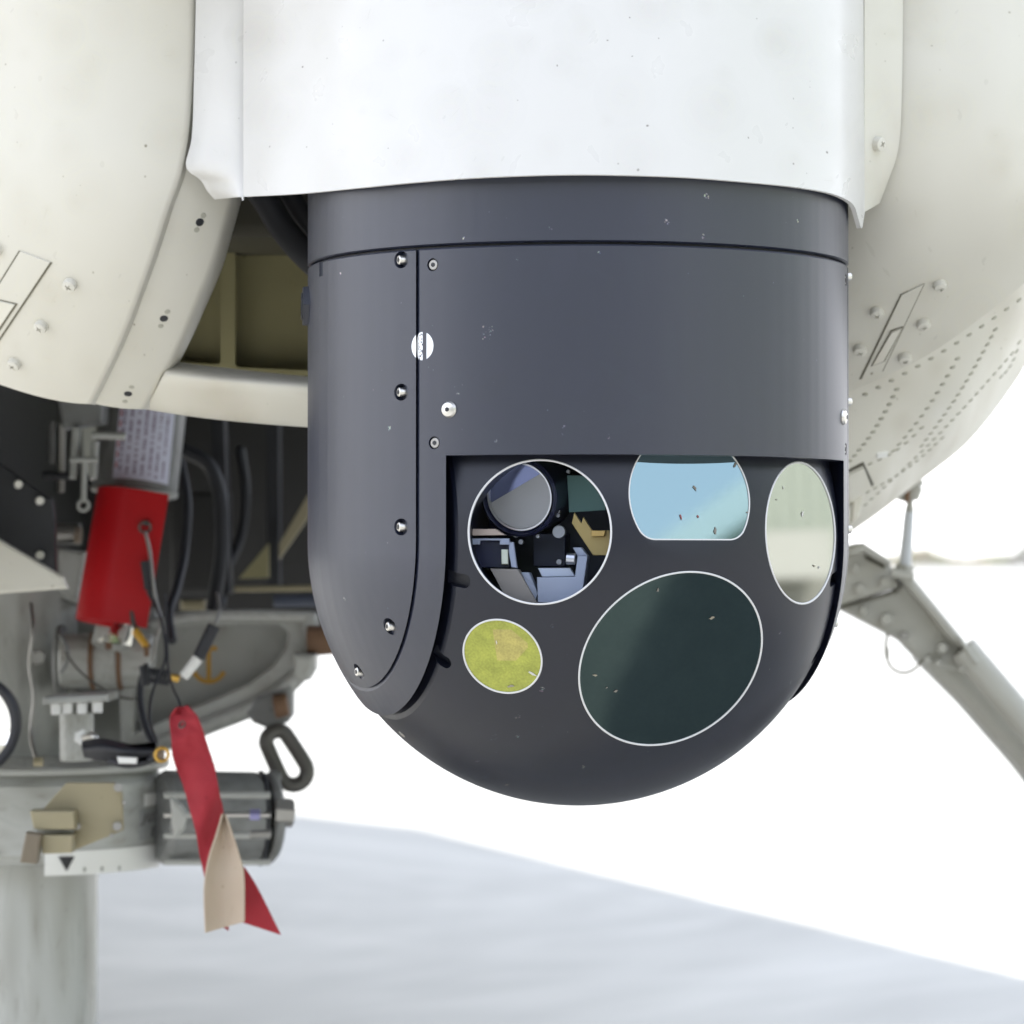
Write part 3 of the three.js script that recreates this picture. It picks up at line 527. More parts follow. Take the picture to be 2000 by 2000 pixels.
function latheX(r, len, sx) { const g = toCreasedNormals(new THREE.LatheGeometry([[0, -0.002], [r, -0.002], [r, len - 0.0006], [r - 0.0006, len], [0, len]].map((p) => new THREE.Vector2(...p)), 24), 0.5); g.rotateZ(sx < 0 ? Math.PI / 2 : -Math.PI / 2); return g; }
function hexX(r, sx) { const g = new THREE.CylinderGeometry(r, r, 0.0004, 6); g.rotateZ(Math.PI / 2); return g; }

// ball
const win = {};
function windowSpec(key, px, py, rho) {
  let d = Math.sqrt(RB * RB - rho * rho), p = TP(px, py, d); const n = p.normalize(), e2 = V(0, 1, 0).addScaledVector(n, -n.y).normalize(), e1 = e2.clone().cross(n);
  win[key] = { n, e1, e2, d, rho, q: new THREE.Quaternion().setFromRotationMatrix(new THREE.Matrix4().makeBasis(e1, e2, n)) };
}
windowSpec('clear', 1054, 1039, 0.0533); windowSpec('cyan', 1347, 972, 0.0500); windowSpec('pale', 1564, 1041, 0.0541); windowSpec('large', 1311, 1288, 0.0735); windowSpec('yellow', 981.5, 1282, 0.0310);
const bore = (w, r, z0, z1, seg = 96) => { const g = new THREE.CylinderGeometry(r, r, z1 - z0, seg); g.rotateX(Math.PI / 2); g.translate(0, 0, (z0 + z1) / 2); g.applyQuaternion(w.q); g.translate(w.n.x * w.d, w.n.y * w.d, w.n.z * w.d); return g; };
const HWR = 0.1608, HWL = 0.1555, FIL = 0.0018;            // the ball sits nearer to one leg of the yoke
let dShape;
{
  const edge = (h) => [Math.sqrt(RB * RB - h * h), Math.asin((h - FIL * 0.9) / RB)], [eR, aR] = edge(HWR), [eL, aL] = edge(HWL), pts = [[0, -HWR], [eR - FIL, -HWR]];
  for (let i = 0; i <= 80; i++) { const a = -aR + (aR + aL) * i / 80; pts.push([RB * Math.cos(a), RB * Math.sin(a)]); }
  pts.push([eL - FIL, HWL], [0, HWL]);
  const g = toCreasedNormals(new THREE.LatheGeometry(pts.map((p) => new THREE.Vector2(Math.max(p[0], 0), p[1])), 200), 0.2); g.rotateZ(Math.PI / 2);
  let b = brush(g);
  for (const k of Object.keys(win)) b = csg(b, SUBTRACTION, bore(win[k], win[k].rho * 1.1, 0, 0.05));
  for (const k of ['pale', 'large', 'yellow']) b = csg(b, SUBTRACTION, bore(win[k], win[k].rho - 0.0006, -0.004, 0.01));
  b = csg(b, SUBTRACTION, bore(win.clear, win.clear.rho - 0.0006, -0.092, 0.01));
  // D-shaped opening
  dShape = (r, off) => { const s = new THREE.Shape(), yb = -0.0312 + off, c = 0.006, a = Math.asin(yb / r), n = 60, pts = []; for (let i = 0; i <= n; i++) { const t = a + (Math.PI - 2 * a) * i / n; pts.push([r * Math.cos(t), r * Math.sin(t)]); } const x = r * Math.cos(a); const cut = pts.filter((p) => p[1] > yb + c * 0.8); s.moveTo(x - c * 1.3, yb); s.quadraticCurveTo(x - 0.0004, yb, cut[0][0], cut[0][1]); for (const p of cut) s.lineTo(p[0], p[1]); const l = cut[cut.length - 1]; s.lineTo(l[0], l[1]); s.quadraticCurveTo(-x + 0.0004, yb, -x + c * 1.3, yb); s.closePath(); return s; };
  const w = win.cyan, dg = new THREE.ExtrudeGeometry(dShape(w.rho - 0.0012, 0), { depth: 0.02, bevelEnabled: false, curveSegments: 12 }); dg.translate(0, 0, -0.004); dg.applyQuaternion(w.q); dg.translate(w.n.x * w.d, w.n.y * w.d, w.n.z * w.d);
  dg.computeVertexNormals(); b = csg(b, SUBTRACTION, dg);
  // finger notches beside the yoke legs
  for (const [px, py] of [[906, 1135], [869, 1293]]) for (const sx of [1, -1]) {
    const p = TP(px, py, RB); p.x *= sx; const n = p.clone().normalize(), q = new THREE.CylinderGeometry(0.0052, 0.0052, 0.016, 24); q.rotateX(Math.PI / 2); q.applyQuaternion(new THREE.Quaternion().setFromUnitVectors(V(0, 0, 1), n)); q.translate(p.x, p.y, p.z);
    b = csg(b, SUBTRACTION, q);
    const side = V(-sx, 0, 0).addScaledVector(n, sx * n.x).normalize(), up = n.clone().cross(side), bb = new THREE.BoxGeometry(0.03, 0.0102, 0.016); bb.translate(0.015, 0, 0);
    bb.applyMatrix4(new THREE.Matrix4().makeBasis(side, up, n)); bb.translate(p.x, p.y, p.z); b = csg(b, SUBTRACTION, bb);
  }
  { // exact normals on the round surface
    const p = b.geometry.attributes.position, n = b.geometry.attributes.normal, v = V(), w = V();
    for (let i = 0; i < p.count; i++) { v.fromBufferAttribute(p, i); w.fromBufferAttribute(n, i); if (v.length() > RB - 0.0004 && w.dot(v) > 0.96 * v.length()) { v.normalize(); n.setXYZ(i, v.x, v.y, v.z); } }
  }
  const ball = tpart('sensor_ball', setUV(b.geometry, ballUV), M.ball, turret, 'dark tilting ball carrying the glass windows');
  const bs = TP(785, 1434, RB), s = tpart('ball_screw', latheZ([[0, -0.002], [0.0032, -0.002], [0.0032, 0.0004], [0, 0.0006]], 20), M.steel, ball); s.position.copy(bs); s.quaternion.setFromUnitVectors(V(0, 0, 1), bs.clone().normalize());
}
// glass
const coat = (name, rgb, rough, more) => mat(name, rgb, rough, 1, more);
const dustMap = tex(256, 256, (u, v) => { const n = fbm(u * 7, v * 7, 16, 5) * 0.06 + fbm(u * 40, v * 40, 18, 3) * 0.06; return [0.88 + n, 0.9 + n * 0.9, 0.9 + n * 0.8]; }, true, false);
const yellowMap = tex(256, 256, (u, v) => { const n = fbm(u * 5, v * 5, 6, 5) * 0.15 + fbm(u * 34, v * 34, 8, 3) * 0.13, in5 = u > 0.42 && u < 0.84 && v > 0.44 && v < 0.86 && u + v < 1.52 && v - u > -0.22, k = in5 ? 1 : 0; return [0.57 + 0.06 * k + n * 0.8, 0.59 + 0.005 * k + n * 0.8, 0.26 + 0.08 * k + n * 0.4]; }, true, false);  // the yellower polygon is a reflection put into the colour
function bezelRing(r0, r1, h) { return latheZ([[r0, -0.002], [r1, -0.002], [r1, h * 0.5], [r1 - 0.0004, h], [r0 + 0.0004, h], [r0, h * 0.5], [r0, -0.002]], 128, 0.6); }
function addWindow(key, glassMat, label, bez = 0.0009) {
  const w = win[key], r = w.rho - 0.0012;
  let g;
  if (key === 'cyan') { g = new THREE.ExtrudeGeometry(dShape(w.rho - 0.0020, 0.0008), { depth: 0.0015, bevelEnabled: false, curveSegments: 12 }); g.translate(0, 0, -0.0019); }
  else { g = new THREE.CircleGeometry(r - bez * 0.6, 128); if (key !== 'clear') g = (() => { const q = new THREE.CylinderGeometry(r - bez * 0.6, r - bez * 0.6, 0.0015, 128); q.rotateX(Math.PI / 2); q.translate(0, 0, -0.001); return q; })(); else g.translate(0, 0, -0.0006); }
  setUV(g, (p) => [0.5 + p.x / (2 * r), 0.5 + p.y / (2 * r)]);
  const o = tpart('optical_window', g, glassMat, turret, label); o.position.copy(w.n).multiplyScalar(w.d); o.quaternion.copy(w.q);
  let bg;
  if (key === 'cyan') { const s = dShape(w.rho - 0.0012, 0); s.holes.push(new THREE.Path(dShape(w.rho - 0.0021, 0.0009).getPoints(12))); bg = new THREE.ExtrudeGeometry(s, { depth: 0.0022, bevelEnabled: false, curveSegments: 12 }); bg.translate(0, 0, -0.0018); }
  else bg = bezelRing(r - bez, r + 0.0005, 0.0007);
  tpart('bezel', bg, M.bezel, o); return o;
}
M.bezel = mat('white sealant bead', [0.55, 0.55, 0.55], 0.4);
const glassClear = mat('coated clear glass', [0.80, 0.84, 0.93], 0.0, 0, { transmission: 1, thickness: 0, ior: 1.22 });
const wClear = addWindow('clear', glassClear, 'clear round glass with optics inside');
addWindow('cyan', coat('cyan coated glass', [0.16, 0.24, 0.265], 0.03), 'pale cyan mirror-coated window with a flat lower edge');
addWindow('pale', coat('pale coated glass', [0.36, 0.37, 0.345], 0.03), 'pale silvery round window');
addWindow('large', coat('dark coated glass', [0.050, 0.070, 0.070], 0.05, { map: dustMap }), 'large dark teal round window');
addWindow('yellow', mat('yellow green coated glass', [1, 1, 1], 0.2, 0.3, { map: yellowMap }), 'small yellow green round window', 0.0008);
{ // bugs and dirt on the glass: small flat smears
  const smear = (px, py, len, wid, ang, key, m) => { const w = win[key], o0 = toLocal(camera.position), d0 = toLocal(camera.position.clone().add(ray(px, py))).sub(o0).normalize(), t = (w.d + 0.0001 - o0.dot(w.n)) / d0.dot(w.n), p = o0.addScaledVector(d0, t), rr = rng(px * 7 + py), s = new THREE.Shape(); for (let i = 0; i < 11; i++) { const a = i / 11 * 6.283, k = 0.4 + rr() * 0.55; const x = Math.cos(a) * len * k, y = Math.sin(a) * wid * k; i ? s.lineTo(x, y) : s.moveTo(x, y); } const g = new THREE.ExtrudeGeometry(s, { depth: 0.00012, bevelEnabled: false }); g.rotateZ(ang); const o = tpart('bug_splat', g, m); o.position.copy(p); o.quaternion.copy(w.q); };
  const grey = mat('dried insect', [0.16, 0.15, 0.13], 0.8), redb = mat('dried red insect', [0.20, 0.06, 0.06], 0.8), pale = mat('pale dried smear', [0.24, 0.22, 0.17], 0.8), chalk = mat('chalky smear', [0.46, 0.46, 0.42], 0.8);
  smear(1357, 953, 0.0034, 0.0013, 2.1, 'cyan', grey); smear(1330, 1010, 0.0036, 0.0010, 1.75, 'cyan', redb); smear(1363, 1009, 0.0016, 0.0009, 2.0, 'cyan', redb); smear(1397, 1036, 0.0032, 0.0014, 1.6, 'cyan', grey); smear(1436, 908, 0.0024, 0.0016, 1.2, 'cyan', grey); smear(1460, 1001, 0.0012, 0.0008, 0, 'cyan', grey);
  smear(1391, 1207, 0.0030, 0.0016, 0.4, 'large', pale); smear(1162, 1319, 0.0024, 0.0011, 2.9, 'large', pale); smear(1202, 1350, 0.0022, 0.0013, 0.5, 'large', grey); smear(1285, 1152, 0.0022, 0.0012, 1.6, 'large', grey); smear(1185, 1343, 0.0012, 0.0006, 0.5, 'large', grey);
  smear(1568, 1003, 0.0030, 0.0022, 1.2, 'pale', chalk); smear(1530, 952, 0.0022, 0.0007, 2.2, 'pale', chalk); smear(1600, 1108, 0.0014, 0.0016, 1, 'pale', chalk); smear(1590, 1105, 0.0010, 0.0022, 1, 'pale', pale); smear(1517, 976, 0.0008, 0.001, 1, 'pale', grey);
  smear(970, 1255, 0.0022, 0.0006, 1.6, 'yellow', chalk); smear(1040, 1316, 0.0050, 0.0012, 2.55, 'yellow', chalk); smear(998, 1340, 0.0040, 0.0014, 0.2, 'yellow', pale);
}
{ // optics behind the clear window
  const w = win.clear, iw = (px, py, t) => { const o0 = toLocal(camera.position), d0 = toLocal(camera.position.clone().add(ray(px, py))).sub(o0).normalize(); return o0.addScaledVector(d0, (w.d - t - o0.dot(w.n)) / d0.dot(w.n)); };
  const inv = new THREE.Matrix4().compose(w.n.clone().multiplyScalar(w.d), w.q, V(1, 1, 1)).invert();
  const ip = (cx, cy, t) => iw(860 + cx * 400 / 1932, 860 + cy * 400 / 1932, t).applyMatrix4(inv);   // crop coordinates -> window axes
  const prism = (name, poly, t, thick, m, bev = 0.0004) => { const s = new THREE.Shape(poly.map((p) => { const q = ip(p[0], p[1], t); return new THREE.Vector2(q.x, q.y); })); const g = new THREE.ExtrudeGeometry(s, { depth: thick, bevelEnabled: bev > 0, bevelThickness: bev, bevelSize: bev, bevelOffset: -bev, bevelSegments: 1 }); g.translate(0, 0, -t - thick); return tpart(name, boxUV(g), m, wClear); };
  const alu = mat('bead blasted aluminium', [0.36, 0.38, 0.42], 0.5, 0.2, { map: M.greyPaint.map, bumpMap: grain, bumpScale: 0.0004 }), brown = mat('brown anodised block', [0.26, 0.22, 0.17], 0.5, 0.2), goldp = mat('gold chromate sheet', [0.42, 0.30, 0.10], 0.45, 0.3), navy = mat('navy black anodising', [0.008, 0.009, 0.028], 0.35), beige = mat('beige lens reflection', [0.34, 0.32, 0.28], 0.3), teal = mat('teal glass reflection', [0.16, 0.27, 0.23], 0.2), cream = mat('cream tab', [0.70, 0.70, 0.50], 0.5), bar = mat('copper bar', [0.60, 0.46, 0.34], 0.35, 0.3);
  prism('baseplate', [[240, 160], [1650, 160], [1650, 1580], [240, 1580]], 0.088, 0.003, navy);
  // inner lens
  const c = ip(750, 530, 0.03), rr = 0.0295, barrel = tpart('lens_barrel', latheZ([[0, -0.04], [rr, -0.04], [rr, 0.002], [rr - 0.002, 0.004], [rr - 0.0035, 0.0005], [rr - 0.004, -0.002], [0, -0.002]], 64), navy, wClear);
  barrel.position.copy(c); barrel.rotation.set(0.18, -0.2, 0);
  tpart('retaining_ring', latheZ([[rr - 0.0062, -0.001], [rr - 0.0038, -0.001], [rr - 0.0044, 0.0012], [rr - 0.0056, 0.0012], [rr - 0.0062, -0.001]], 64), M.steel, wClear).applyMatrix4(barrel.matrix.clone().compose(barrel.position, barrel.quaternion, V(1, 1, 1)));
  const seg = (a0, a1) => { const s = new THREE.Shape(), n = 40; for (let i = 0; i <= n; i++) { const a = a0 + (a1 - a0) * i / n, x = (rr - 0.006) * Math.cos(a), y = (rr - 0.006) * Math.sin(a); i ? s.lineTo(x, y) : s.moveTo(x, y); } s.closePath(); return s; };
  const tilt = 0.52, h = 1.28;                                       // chord that splits the reflection coloured onto the inner lens
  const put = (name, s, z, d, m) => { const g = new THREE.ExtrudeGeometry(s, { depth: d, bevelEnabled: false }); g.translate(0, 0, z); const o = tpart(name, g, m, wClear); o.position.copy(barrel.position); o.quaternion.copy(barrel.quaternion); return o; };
  put('reflection_half', seg(Math.PI / 2 + tilt + h, Math.PI / 2 + tilt - h + 2 * Math.PI), -0.002, 0.0012, beige);  // a reflection split across the lens, built as two coloured pieces
  put('reflection_half', seg(Math.PI / 2 + tilt - h, Math.PI / 2 + tilt + h), -0.002, 0.0004, mat('violet lens reflection', [0.20, 0.22, 0.34], 0.12, 0.6));
  prism('bar', [[240, 835], [520, 835], [610, 895], [240, 900]], 0.022, 0.010, bar);
  prism('bracket', [[290, 925], [650, 925], [655, 985], [560, 985], [560, 945], [375, 945], [370, 985], [285, 985]], 0.020, 0.003, alu);
  prism('detector_body', [[290, 950], [650, 950], [650, 1200], [330, 1200]], 0.026, 0.03, navy);
  prism('side_plate', [[650, 960], [690, 960], [725, 1205], [672, 1200], [645, 1050]], 0.019, 0.003, alu);
  prism('tab', [[575, 1030], [638, 1030], [640, 1168], [578, 1168]], 0.021, 0.002, cream);
  prism('mirror_block', [[470, 1210], [730, 1215], [910, 1530], [640, 1530]], 0.016, 0.012, brown);
  prism('wedge', [[760, 1245], [835, 1245], [920, 1440], [900, 1520]], 0.021, 0.012, alu);
  prism('bracket_top', [[920, 1205], [1225, 1203], [1272, 1283], [962, 1290]], 0.024, 0.004, mat('lit aluminium top', [0.46, 0.48, 0.50], 0.5, 0.2));  // top face in a lighter aluminium, as if lit from above
  prism('bracket_body', [[912, 1290], [965, 1292], [1270, 1286], [1295, 1090], [1390, 1092], [1335, 1480], [1200, 1540], [920, 1530]], 0.018, 0.012, alu);
  prism('bracket_post', [[1250, 1012], [1330, 1010], [1390, 1090], [1296, 1094]], 0.022, 0.010, alu);
  const bolt = tpart('bolt', cyl(ip(1190, 1115, 0.0195), ip(1275, 1120, 0.0195), 0.0042), M.steel, wClear); bolt.name = 'bolt';
  prism('gold_bracket', [[1265, 680], [1330, 780], [1350, 722], [1432, 850], [1600, 850], [1600, 1085], [1440, 1085], [1240, 780]], 0.026, 0.004, goldp);
  prism('gold_tab', [[1430, 850], [1560, 850], [1545, 905], [1425, 905]], 0.022, 0.003, mat('gold tab', [0.62, 0.40, 0.12], 0.4, 0.4));
  prism('reflection_plate', [[1195, 330], [1560, 330], [1560, 660], [1215, 680]], 0.045, 0.004, teal);  // coloured plate standing in for a teal reflection in the clear glass
  prism('motor_body', [[880, 880], [1180, 880], [1180, 1190], [880, 1190]], 0.06, 0.02, navy);
  for (const [x, y, r] of [[1128, 865, 0.0048], [1120, 712, 0.0014], [1125, 675, 0.0012], [1215, 298, 0.0013], [930, 908, 0.0014], [720, 898, 0.0016], [770, 960, 0.0018], [1130, 1150, 0.002]]) { const p = ip(x, y, 0.04); tpart('cap_screw', cyl(p, p.clone().add(V(0, 0, 0.006)), r), M.dullSteel, wClear); }
}

/* ------------------------------------------------------------------ nose landing gear */
const gear = thing('nose_landing_gear', 'grey painted nose landing gear leg with steering collar and tie-down ring', 'landing gear', V(P(60, 1600, 3.37).x, 0, CZ - 3.37 - DOFF));
{
  const A = (name, g, m, label, parent = gear) => part(name, g, m, parent, label);
  const gx = gear.position.x, gz = gear.position.z;
  const colR = 262 * mpp(3.37), yT = P(60, 1520, 3.2).y, yB = P(60, 1712, 3.13).y;
  const vcyl = (x, z, y0, y1, r, seg = 64, bev) => cyl(V(x, y0, z), V(x, y1, z), r, r, seg, bev);
  // main post and collar
  A('main_post', vcyl(P(35, 1300, 3.5).x, CZ - 3.5 - DOFF, yT, P(35, 1138, 3.38).y, 115 * mpp(3.5)), M.greyPaint);
  const collar = A('steering_collar', vcyl(gx, gz, yB, yT, colR), M.greyPaint, 'light grey round steering collar with placard');
  A('collar_flange', vcyl(gx, gz, yT + 0.0005, yT + 0.008, colR + 0.004), M.greyPaint);
  A('oleo_leg', vcyl(gx, gz, 0.24, yB - 0.0005, colR * 0.5), M.greyPaint);
  A('axle', cyl(V(gx - 0.2, 0.22, gz), V(gx + 0.2, 0.22, gz), 0.035), M.dullSteel);
  for (const s of [-1, 1]) { const g = new THREE.TorusGeometry(0.15, 0.07, 24, 60); g.rotateY(Math.PI / 2); g.translate(gx + s * 0.2, 0.22, gz); const ty = A('tyre', g, M.rubber); A('rim', cyl(V(gx + s * 0.2 - 0.05, 0.22, gz), V(gx + s * 0.2 + 0.05, 0.22, gz), 0.11), M.greyPaint, undefined, ty); }
  // things on the collar's front
  const onC = (px, py, off) => { // point on the collar
    const o = camera.position, d = ray(px, py), ox = o.x - gx, oz = o.z - gz, r = colR + off, a = d.x * d.x + d.z * d.z, b = ox * d.x + oz * d.z, c = ox * ox + oz * oz - r * r, t = (-b - Math.sqrt(Math.max(0, b * b - a * c))) / a; return o.clone().addScaledVector(d, t);
  };
  const wrap = (x0, y0, x1, y1, off, th, slope = 0) => { // a patch of the collar between two angles and two heights
    const at = (x, y) => { const p = onC(x, y, off); return [Math.atan2(p.x - gx, p.z - gz), p.y]; }, a = at(x0, (y0 + y1) / 2), b = at(x1, (y0 + y1) / 2), t0 = at(x0, y0)[1], t1 = at(x0, y1)[1], r = colR + off, grid = [];
    for (let i = 0; i <= 4; i++) { const row = []; for (let j = 0; j <= 24; j++) { const q = a[0] + (b[0] - a[0]) * j / 24; row.push(V(gx + r * Math.sin(q), t0 + (t1 - t0) * i / 4, gz + r * Math.cos(q))); } grid.push(row); } return shell(grid, th);
  };
  const plac = A('placard', wrap(87, 1664, 312, 1711, 0.0012, 0.001, -0.045), M.decal, 'white placard strip with a black triangle', collar);
  { const grid = []; for (let i = 0; i <= 8; i++) { const v = i / 8, row = []; for (let j = 0; j <= 8; j++) row.push(onC(130 - 16 * (1 - v) + 32 * (1 - v) * j / 8, 1673 + 29 * v, 0.0022)); grid.push(row); } A('triangle_mark', shell(grid, 0.0006), M.ink, undefined, plac); }
  for (let k = 0; k < 3; k++) A('tick_mark', wrap(163 + k * 34, 1694 - k * 1.4, 168 + k * 34, 1703 - k * 1.4, 0.0018, 0.0004), M.greyPaint, undefined, plac);
  A('label', wrap(284, 1551, 320, 1575, 0.001, 0.0008, -0.05), M.decal, 'small white label', collar);
  { // stencilled characters
    const cv = document.createElement('canvas'); cv.width = 256; cv.height = 256; const c = cv.getContext('2d'); c.fillStyle = 'rgb(150,152,150)'; c.fillRect(0, 0, 256, 256); c.fillStyle = 'rgb(78,78,74)'; c.font = 'italic bold 104px sans-serif'; c.fillText('JU7', 24, 110); c.fillText('E', 96, 232);
    const t = new THREE.CanvasTexture(cv); t.colorSpace = THREE.SRGBColorSpace; const m = new THREE.MeshStandardMaterial({ map: t, roughness: 0.5 }); const g = wrap(272, 1582, 316, 1642, 0.0007, 0.0005, -0.04), n = 5 * 25, uv = g.attributes.uv; for (let i = 0; i <= 4; i++) for (let j = 0; j <= 24; j++) { const k = (i * 25 + j) * 2; uv.setXY(k, j / 24, 1 - i / 4); uv.setXY(k + 1, j / 24, 1 - i / 4); } for (let k = n * 2; k < uv.count; k++) uv.setXY(k, 0.02, 0.02);
    A('stencil', g, m, 'faint stencilled characters', collar);
  }
  const tanP = A('lock_plate', plate([[129, 1529], [222, 1529], [238, 1550], [240, 1622], [142, 1662], [88, 1665], [82, 1600], [84, 1580]], 3.09, 0.012, 0.001), M.tan, 'bronze coloured lock plate with a channel handle');
  A('channel', plate([[58, 1584], [144, 1584], [146, 1620], [66, 1620]], 3.055, 0.03, 0.0015), M.tan, undefined, tanP);
  A('channel', plate([[80, 1631], [142, 1631], [140, 1666], [82, 1668]], 3.055, 0.03, 0.0015), M.tan, undefined, tanP);
  A('web', plate([[68, 1618], [142, 1618], [142, 1633], [70, 1633]], 3.075, 0.012, 0.001), M.greyPaint, undefined, tanP);
  A('handle', plate([[50, 1626], [80, 1630], [72, 1688], [38, 1685]], 3.04, 0.02, 0.002), mat('dark bronze', [0.16, 0.13, 0.09], 0.5), undefined, tanP);
  for (const [x, y, r] of [[231, 1538, 9], [229, 1614, 9], [151, 1614, 7], [243, 1568, 4], [218, 1632, 4]]) A('bolt', cylPx([x, y, 3.095], [x, y, 3.078], r, r, 12), M.dullSteel, undefined, tanP);
  // top of the collar: valve, bolts
  A('valve_body', cyl(P(150, 1486, 3.22), P(150, 1392, 3.22), 33 * mpp(3.22)), M.greyPaint);
  A('valve_flange', plate([[84, 1362], [210, 1356], [212, 1370], [84, 1376]], 3.17, 0.09, 0.002), M.greyPaint);
  for (const [x, y] of [[110, 1382], [132, 1380], [160, 1380], [190, 1378]]) A('bolt', cylPx([x, y - 8, 3.18], [x, y + 14, 3.18], 11, 10, 12), M.decal);
  A('hex_fitting', cylPx([160, 1440, 3.17], [160, 1440, 3.13], 16, 15, 6), M.decal);
  A('elbow', tubePx([[165, 1440, 3.13], [182, 1438, 3.12], [190, 1450, 3.12]], 7), M.steel);
  A('nut', cylPx([66, 1488, 3.16], [84, 1488, 3.16], 10, 10, 6), M.tan);
  // trunnion and drag arm
  A('casting', plate([[100, 1320], [330, 1320], [336, 1452], [250, 1496], [100, 1500]], 3.56, 0.08, 0.01), M.greyPaint);
  A('torque_link', plate([[136, 1176], [306, 1188], [312, 1300], [136, 1300]], 3.52, 0.03, 0.006), M.greyPaint);
  A('trunnion', cylPx([120, 1290, 3.40], [300, 1292, 3.40], 54), M.greyPaint);
  for (const x of [183, 237]) A('band', cylPx([x - 5, 1290, 3.40], [x + 5, 1290, 3.40], 58), M.rust);
  A('band', cylPx([188, 1290, 3.40], [232, 1290, 3.40], 56), M.greyPaint);
  A('bolt', cylPx([212, 1262, 3.335], [212, 1262, 3.32], 8, 8, 6), M.rust);
  A('pivot_housing', cylPx([110, 1290, 3.42], [130, 1290, 3.42], 70), M.greyDark);
  A('pivot_nut', cylPx([74, 1284, 3.34], [74, 1284, 3.30], 15, 14, 6), M.dullSteel);
  A('pivot_clip', tubePx([[118, 1240, 3.33], [130, 1262, 3.32], [131, 1290, 3.32], [120, 1312, 3.33]], 4), M.greyDark);
  const armOut = [[250, 1228], [352, 1205], [470, 1200], [612, 1205], [618, 1262], [604, 1300], [566, 1338], [520, 1372], [460, 1402], [392, 1425], [320, 1460], [236, 1490], [230, 1300]];
  const arm = A('drag_arm', plate(armOut, 3.50, 0.05, 0.006), M.greyPaint, 'light grey curved drag arm with an ochre anchor mark');
  A('arm_frame', plate(armOut, 3.455, 0.044, 0.004, [[[262, 1250], [352, 1226], [470, 1221], [548, 1222], [562, 1238], [558, 1262], [532, 1300], [486, 1334], [430, 1360], [360, 1388], [262, 1432]].reverse()]), M.greyPaint, undefined, arm);
  A('arm_rim', tubePx([[606, 1215, 3.45], [608, 1265, 3.45], [588, 1312, 3.45], [548, 1350, 3.45], [490, 1384, 3.45], [420, 1412, 3.45], [350, 1440, 3.45], [240, 1480, 3.45]], 17, 80, 16), M.greyPaint, undefined, arm);
  A('arm_top_rail', tubePx([[300, 1222, 3.45], [360, 1208, 3.45], [480, 1203, 3.45], [608, 1206, 3.45]], 13, 60, 14), M.greyPaint, undefined, arm);
  { // anchor mark
    const d = 3.4985, th = 0.0012, arc = []; const seg = 16, cx = 408, cy = 1300, r0 = 27, r1 = 36;
    for (let i = 0; i <= seg; i++) { const a = (22 + 136 * i / seg) * Math.PI / 180; arc.push([cx + r1 * Math.cos(a), cy + r1 * Math.sin(a)]); }
    for (let i = seg; i >= 0; i--) { const a = (22 + 136 * i / seg) * Math.PI / 180; arc.push([cx + r0 * Math.cos(a), cy + r0 * Math.sin(a)]); }
    A('anchor_mark', merge([plate([[403.5, 1270], [412, 1270], [412, 1330], [403.5, 1330]], d, th, 0), plate(arc, d - 0.0003, th, 0), plate([[395, 1262], [424, 1262], [424, 1271], [395, 1271]], d - 0.0006, th, 0)]), M.ochre, 'ochre anchor symbol painted on the arm', arm);
  }
  A('end_lug', plate([[572, 1276], [616, 1278], [617, 1305], [604, 1328], [584, 1333], [572, 1318]], 3.40, 0.05, 0.006), M.greyPaint);
  A('pivot_bolt', cylPx([600, 1252, 3.44], [668, 1250, 3.44], 30, 26), M.rust);
  A('tie_down_lug', plate([[474, 1390], [500, 1362], [572, 1330], [572, 1396], [560, 1412], [524, 1424], [494, 1412]], 3.44, 0.04, 0.006), M.greyDark);
  A('lug_bolt', cylPx([536, 1380, 3.43], [562, 1376, 3.43], 24, 22), M.rust);
  { // tie-down ring: a long closed link
    const pts = [], c0 = P(541, 1447, 3.42), c1 = P(573, 1506, 3.42), ax = c1.clone().sub(c0), L = ax.length(); ax.normalize(); const sd = V(-ax.y, ax.x, -0.25).normalize(), r = 27 * mpp(3.42);
    for (let i = 0; i <= 12; i++) { const a = Math.PI * i / 12; pts.push(c0.clone().addScaledVector(sd, 0.82 * r * Math.cos(a)).addScaledVector(ax, -0.7 * r * Math.sin(a))); }
    for (let i = 0; i <= 12; i++) { const a = Math.PI * i / 12; pts.push(c0.clone().addScaledVector(ax, L).addScaledVector(sd, -r * Math.cos(a)).addScaledVector(ax, r * Math.sin(a))); }
    const cv = new THREE.CatmullRomCurve3(pts, true, 'centripetal'); A('tie_down_ring', new THREE.TubeGeometry(cv, 120, 15 * mpp(3.42), 18, true), M.darkSteel, 'dark forged tie-down ring hanging from the lug');
  }
  // steering motor beside the collar
  const mt = A('steering_motor', cylPx([310, 1596, 3.32], [505, 1598, 3.36], 92, 90, 64, 0.006), M.greyDark, 'grey steering motor lying beside the collar');
  A('seal_ring', cylPx([505, 1598, 3.36], [513, 1598, 3.361], 93), M.black, undefined, mt);
  A('end_plate', cylPx([513.5, 1598, 3.361], [532, 1598, 3.365], 88), M.greyDark, undefined, mt);
  A('motor_tab', cylPx([525, 1520, 3.36], [545, 1520, 3.364], 14), M.greyDark, undefined, mt);
  A('hex_connector', cylPx([534, 1586, 3.33], [572, 1588, 3.335], 30, 28, 8), M.dullSteel, undefined, mt);
  for (const [y, d, r] of [[1553, 3.225, 7], [1592, 3.205, 5], [1632, 3.215, 6], [1684, 3.29, 6]]) A('tie_rod', cylPx([320, y, d], [528, y, d + 0.012], r), y === 1592 ? M.steel : M.greyPaint, undefined, mt);
  A('union_nut', cylPx([488, 1591, 3.204], [508, 1591, 3.205], 12, 12, 6), mat('lilac anodised union', [0.28, 0.27, 0.48], 0.4, 0.5), undefined, mt);
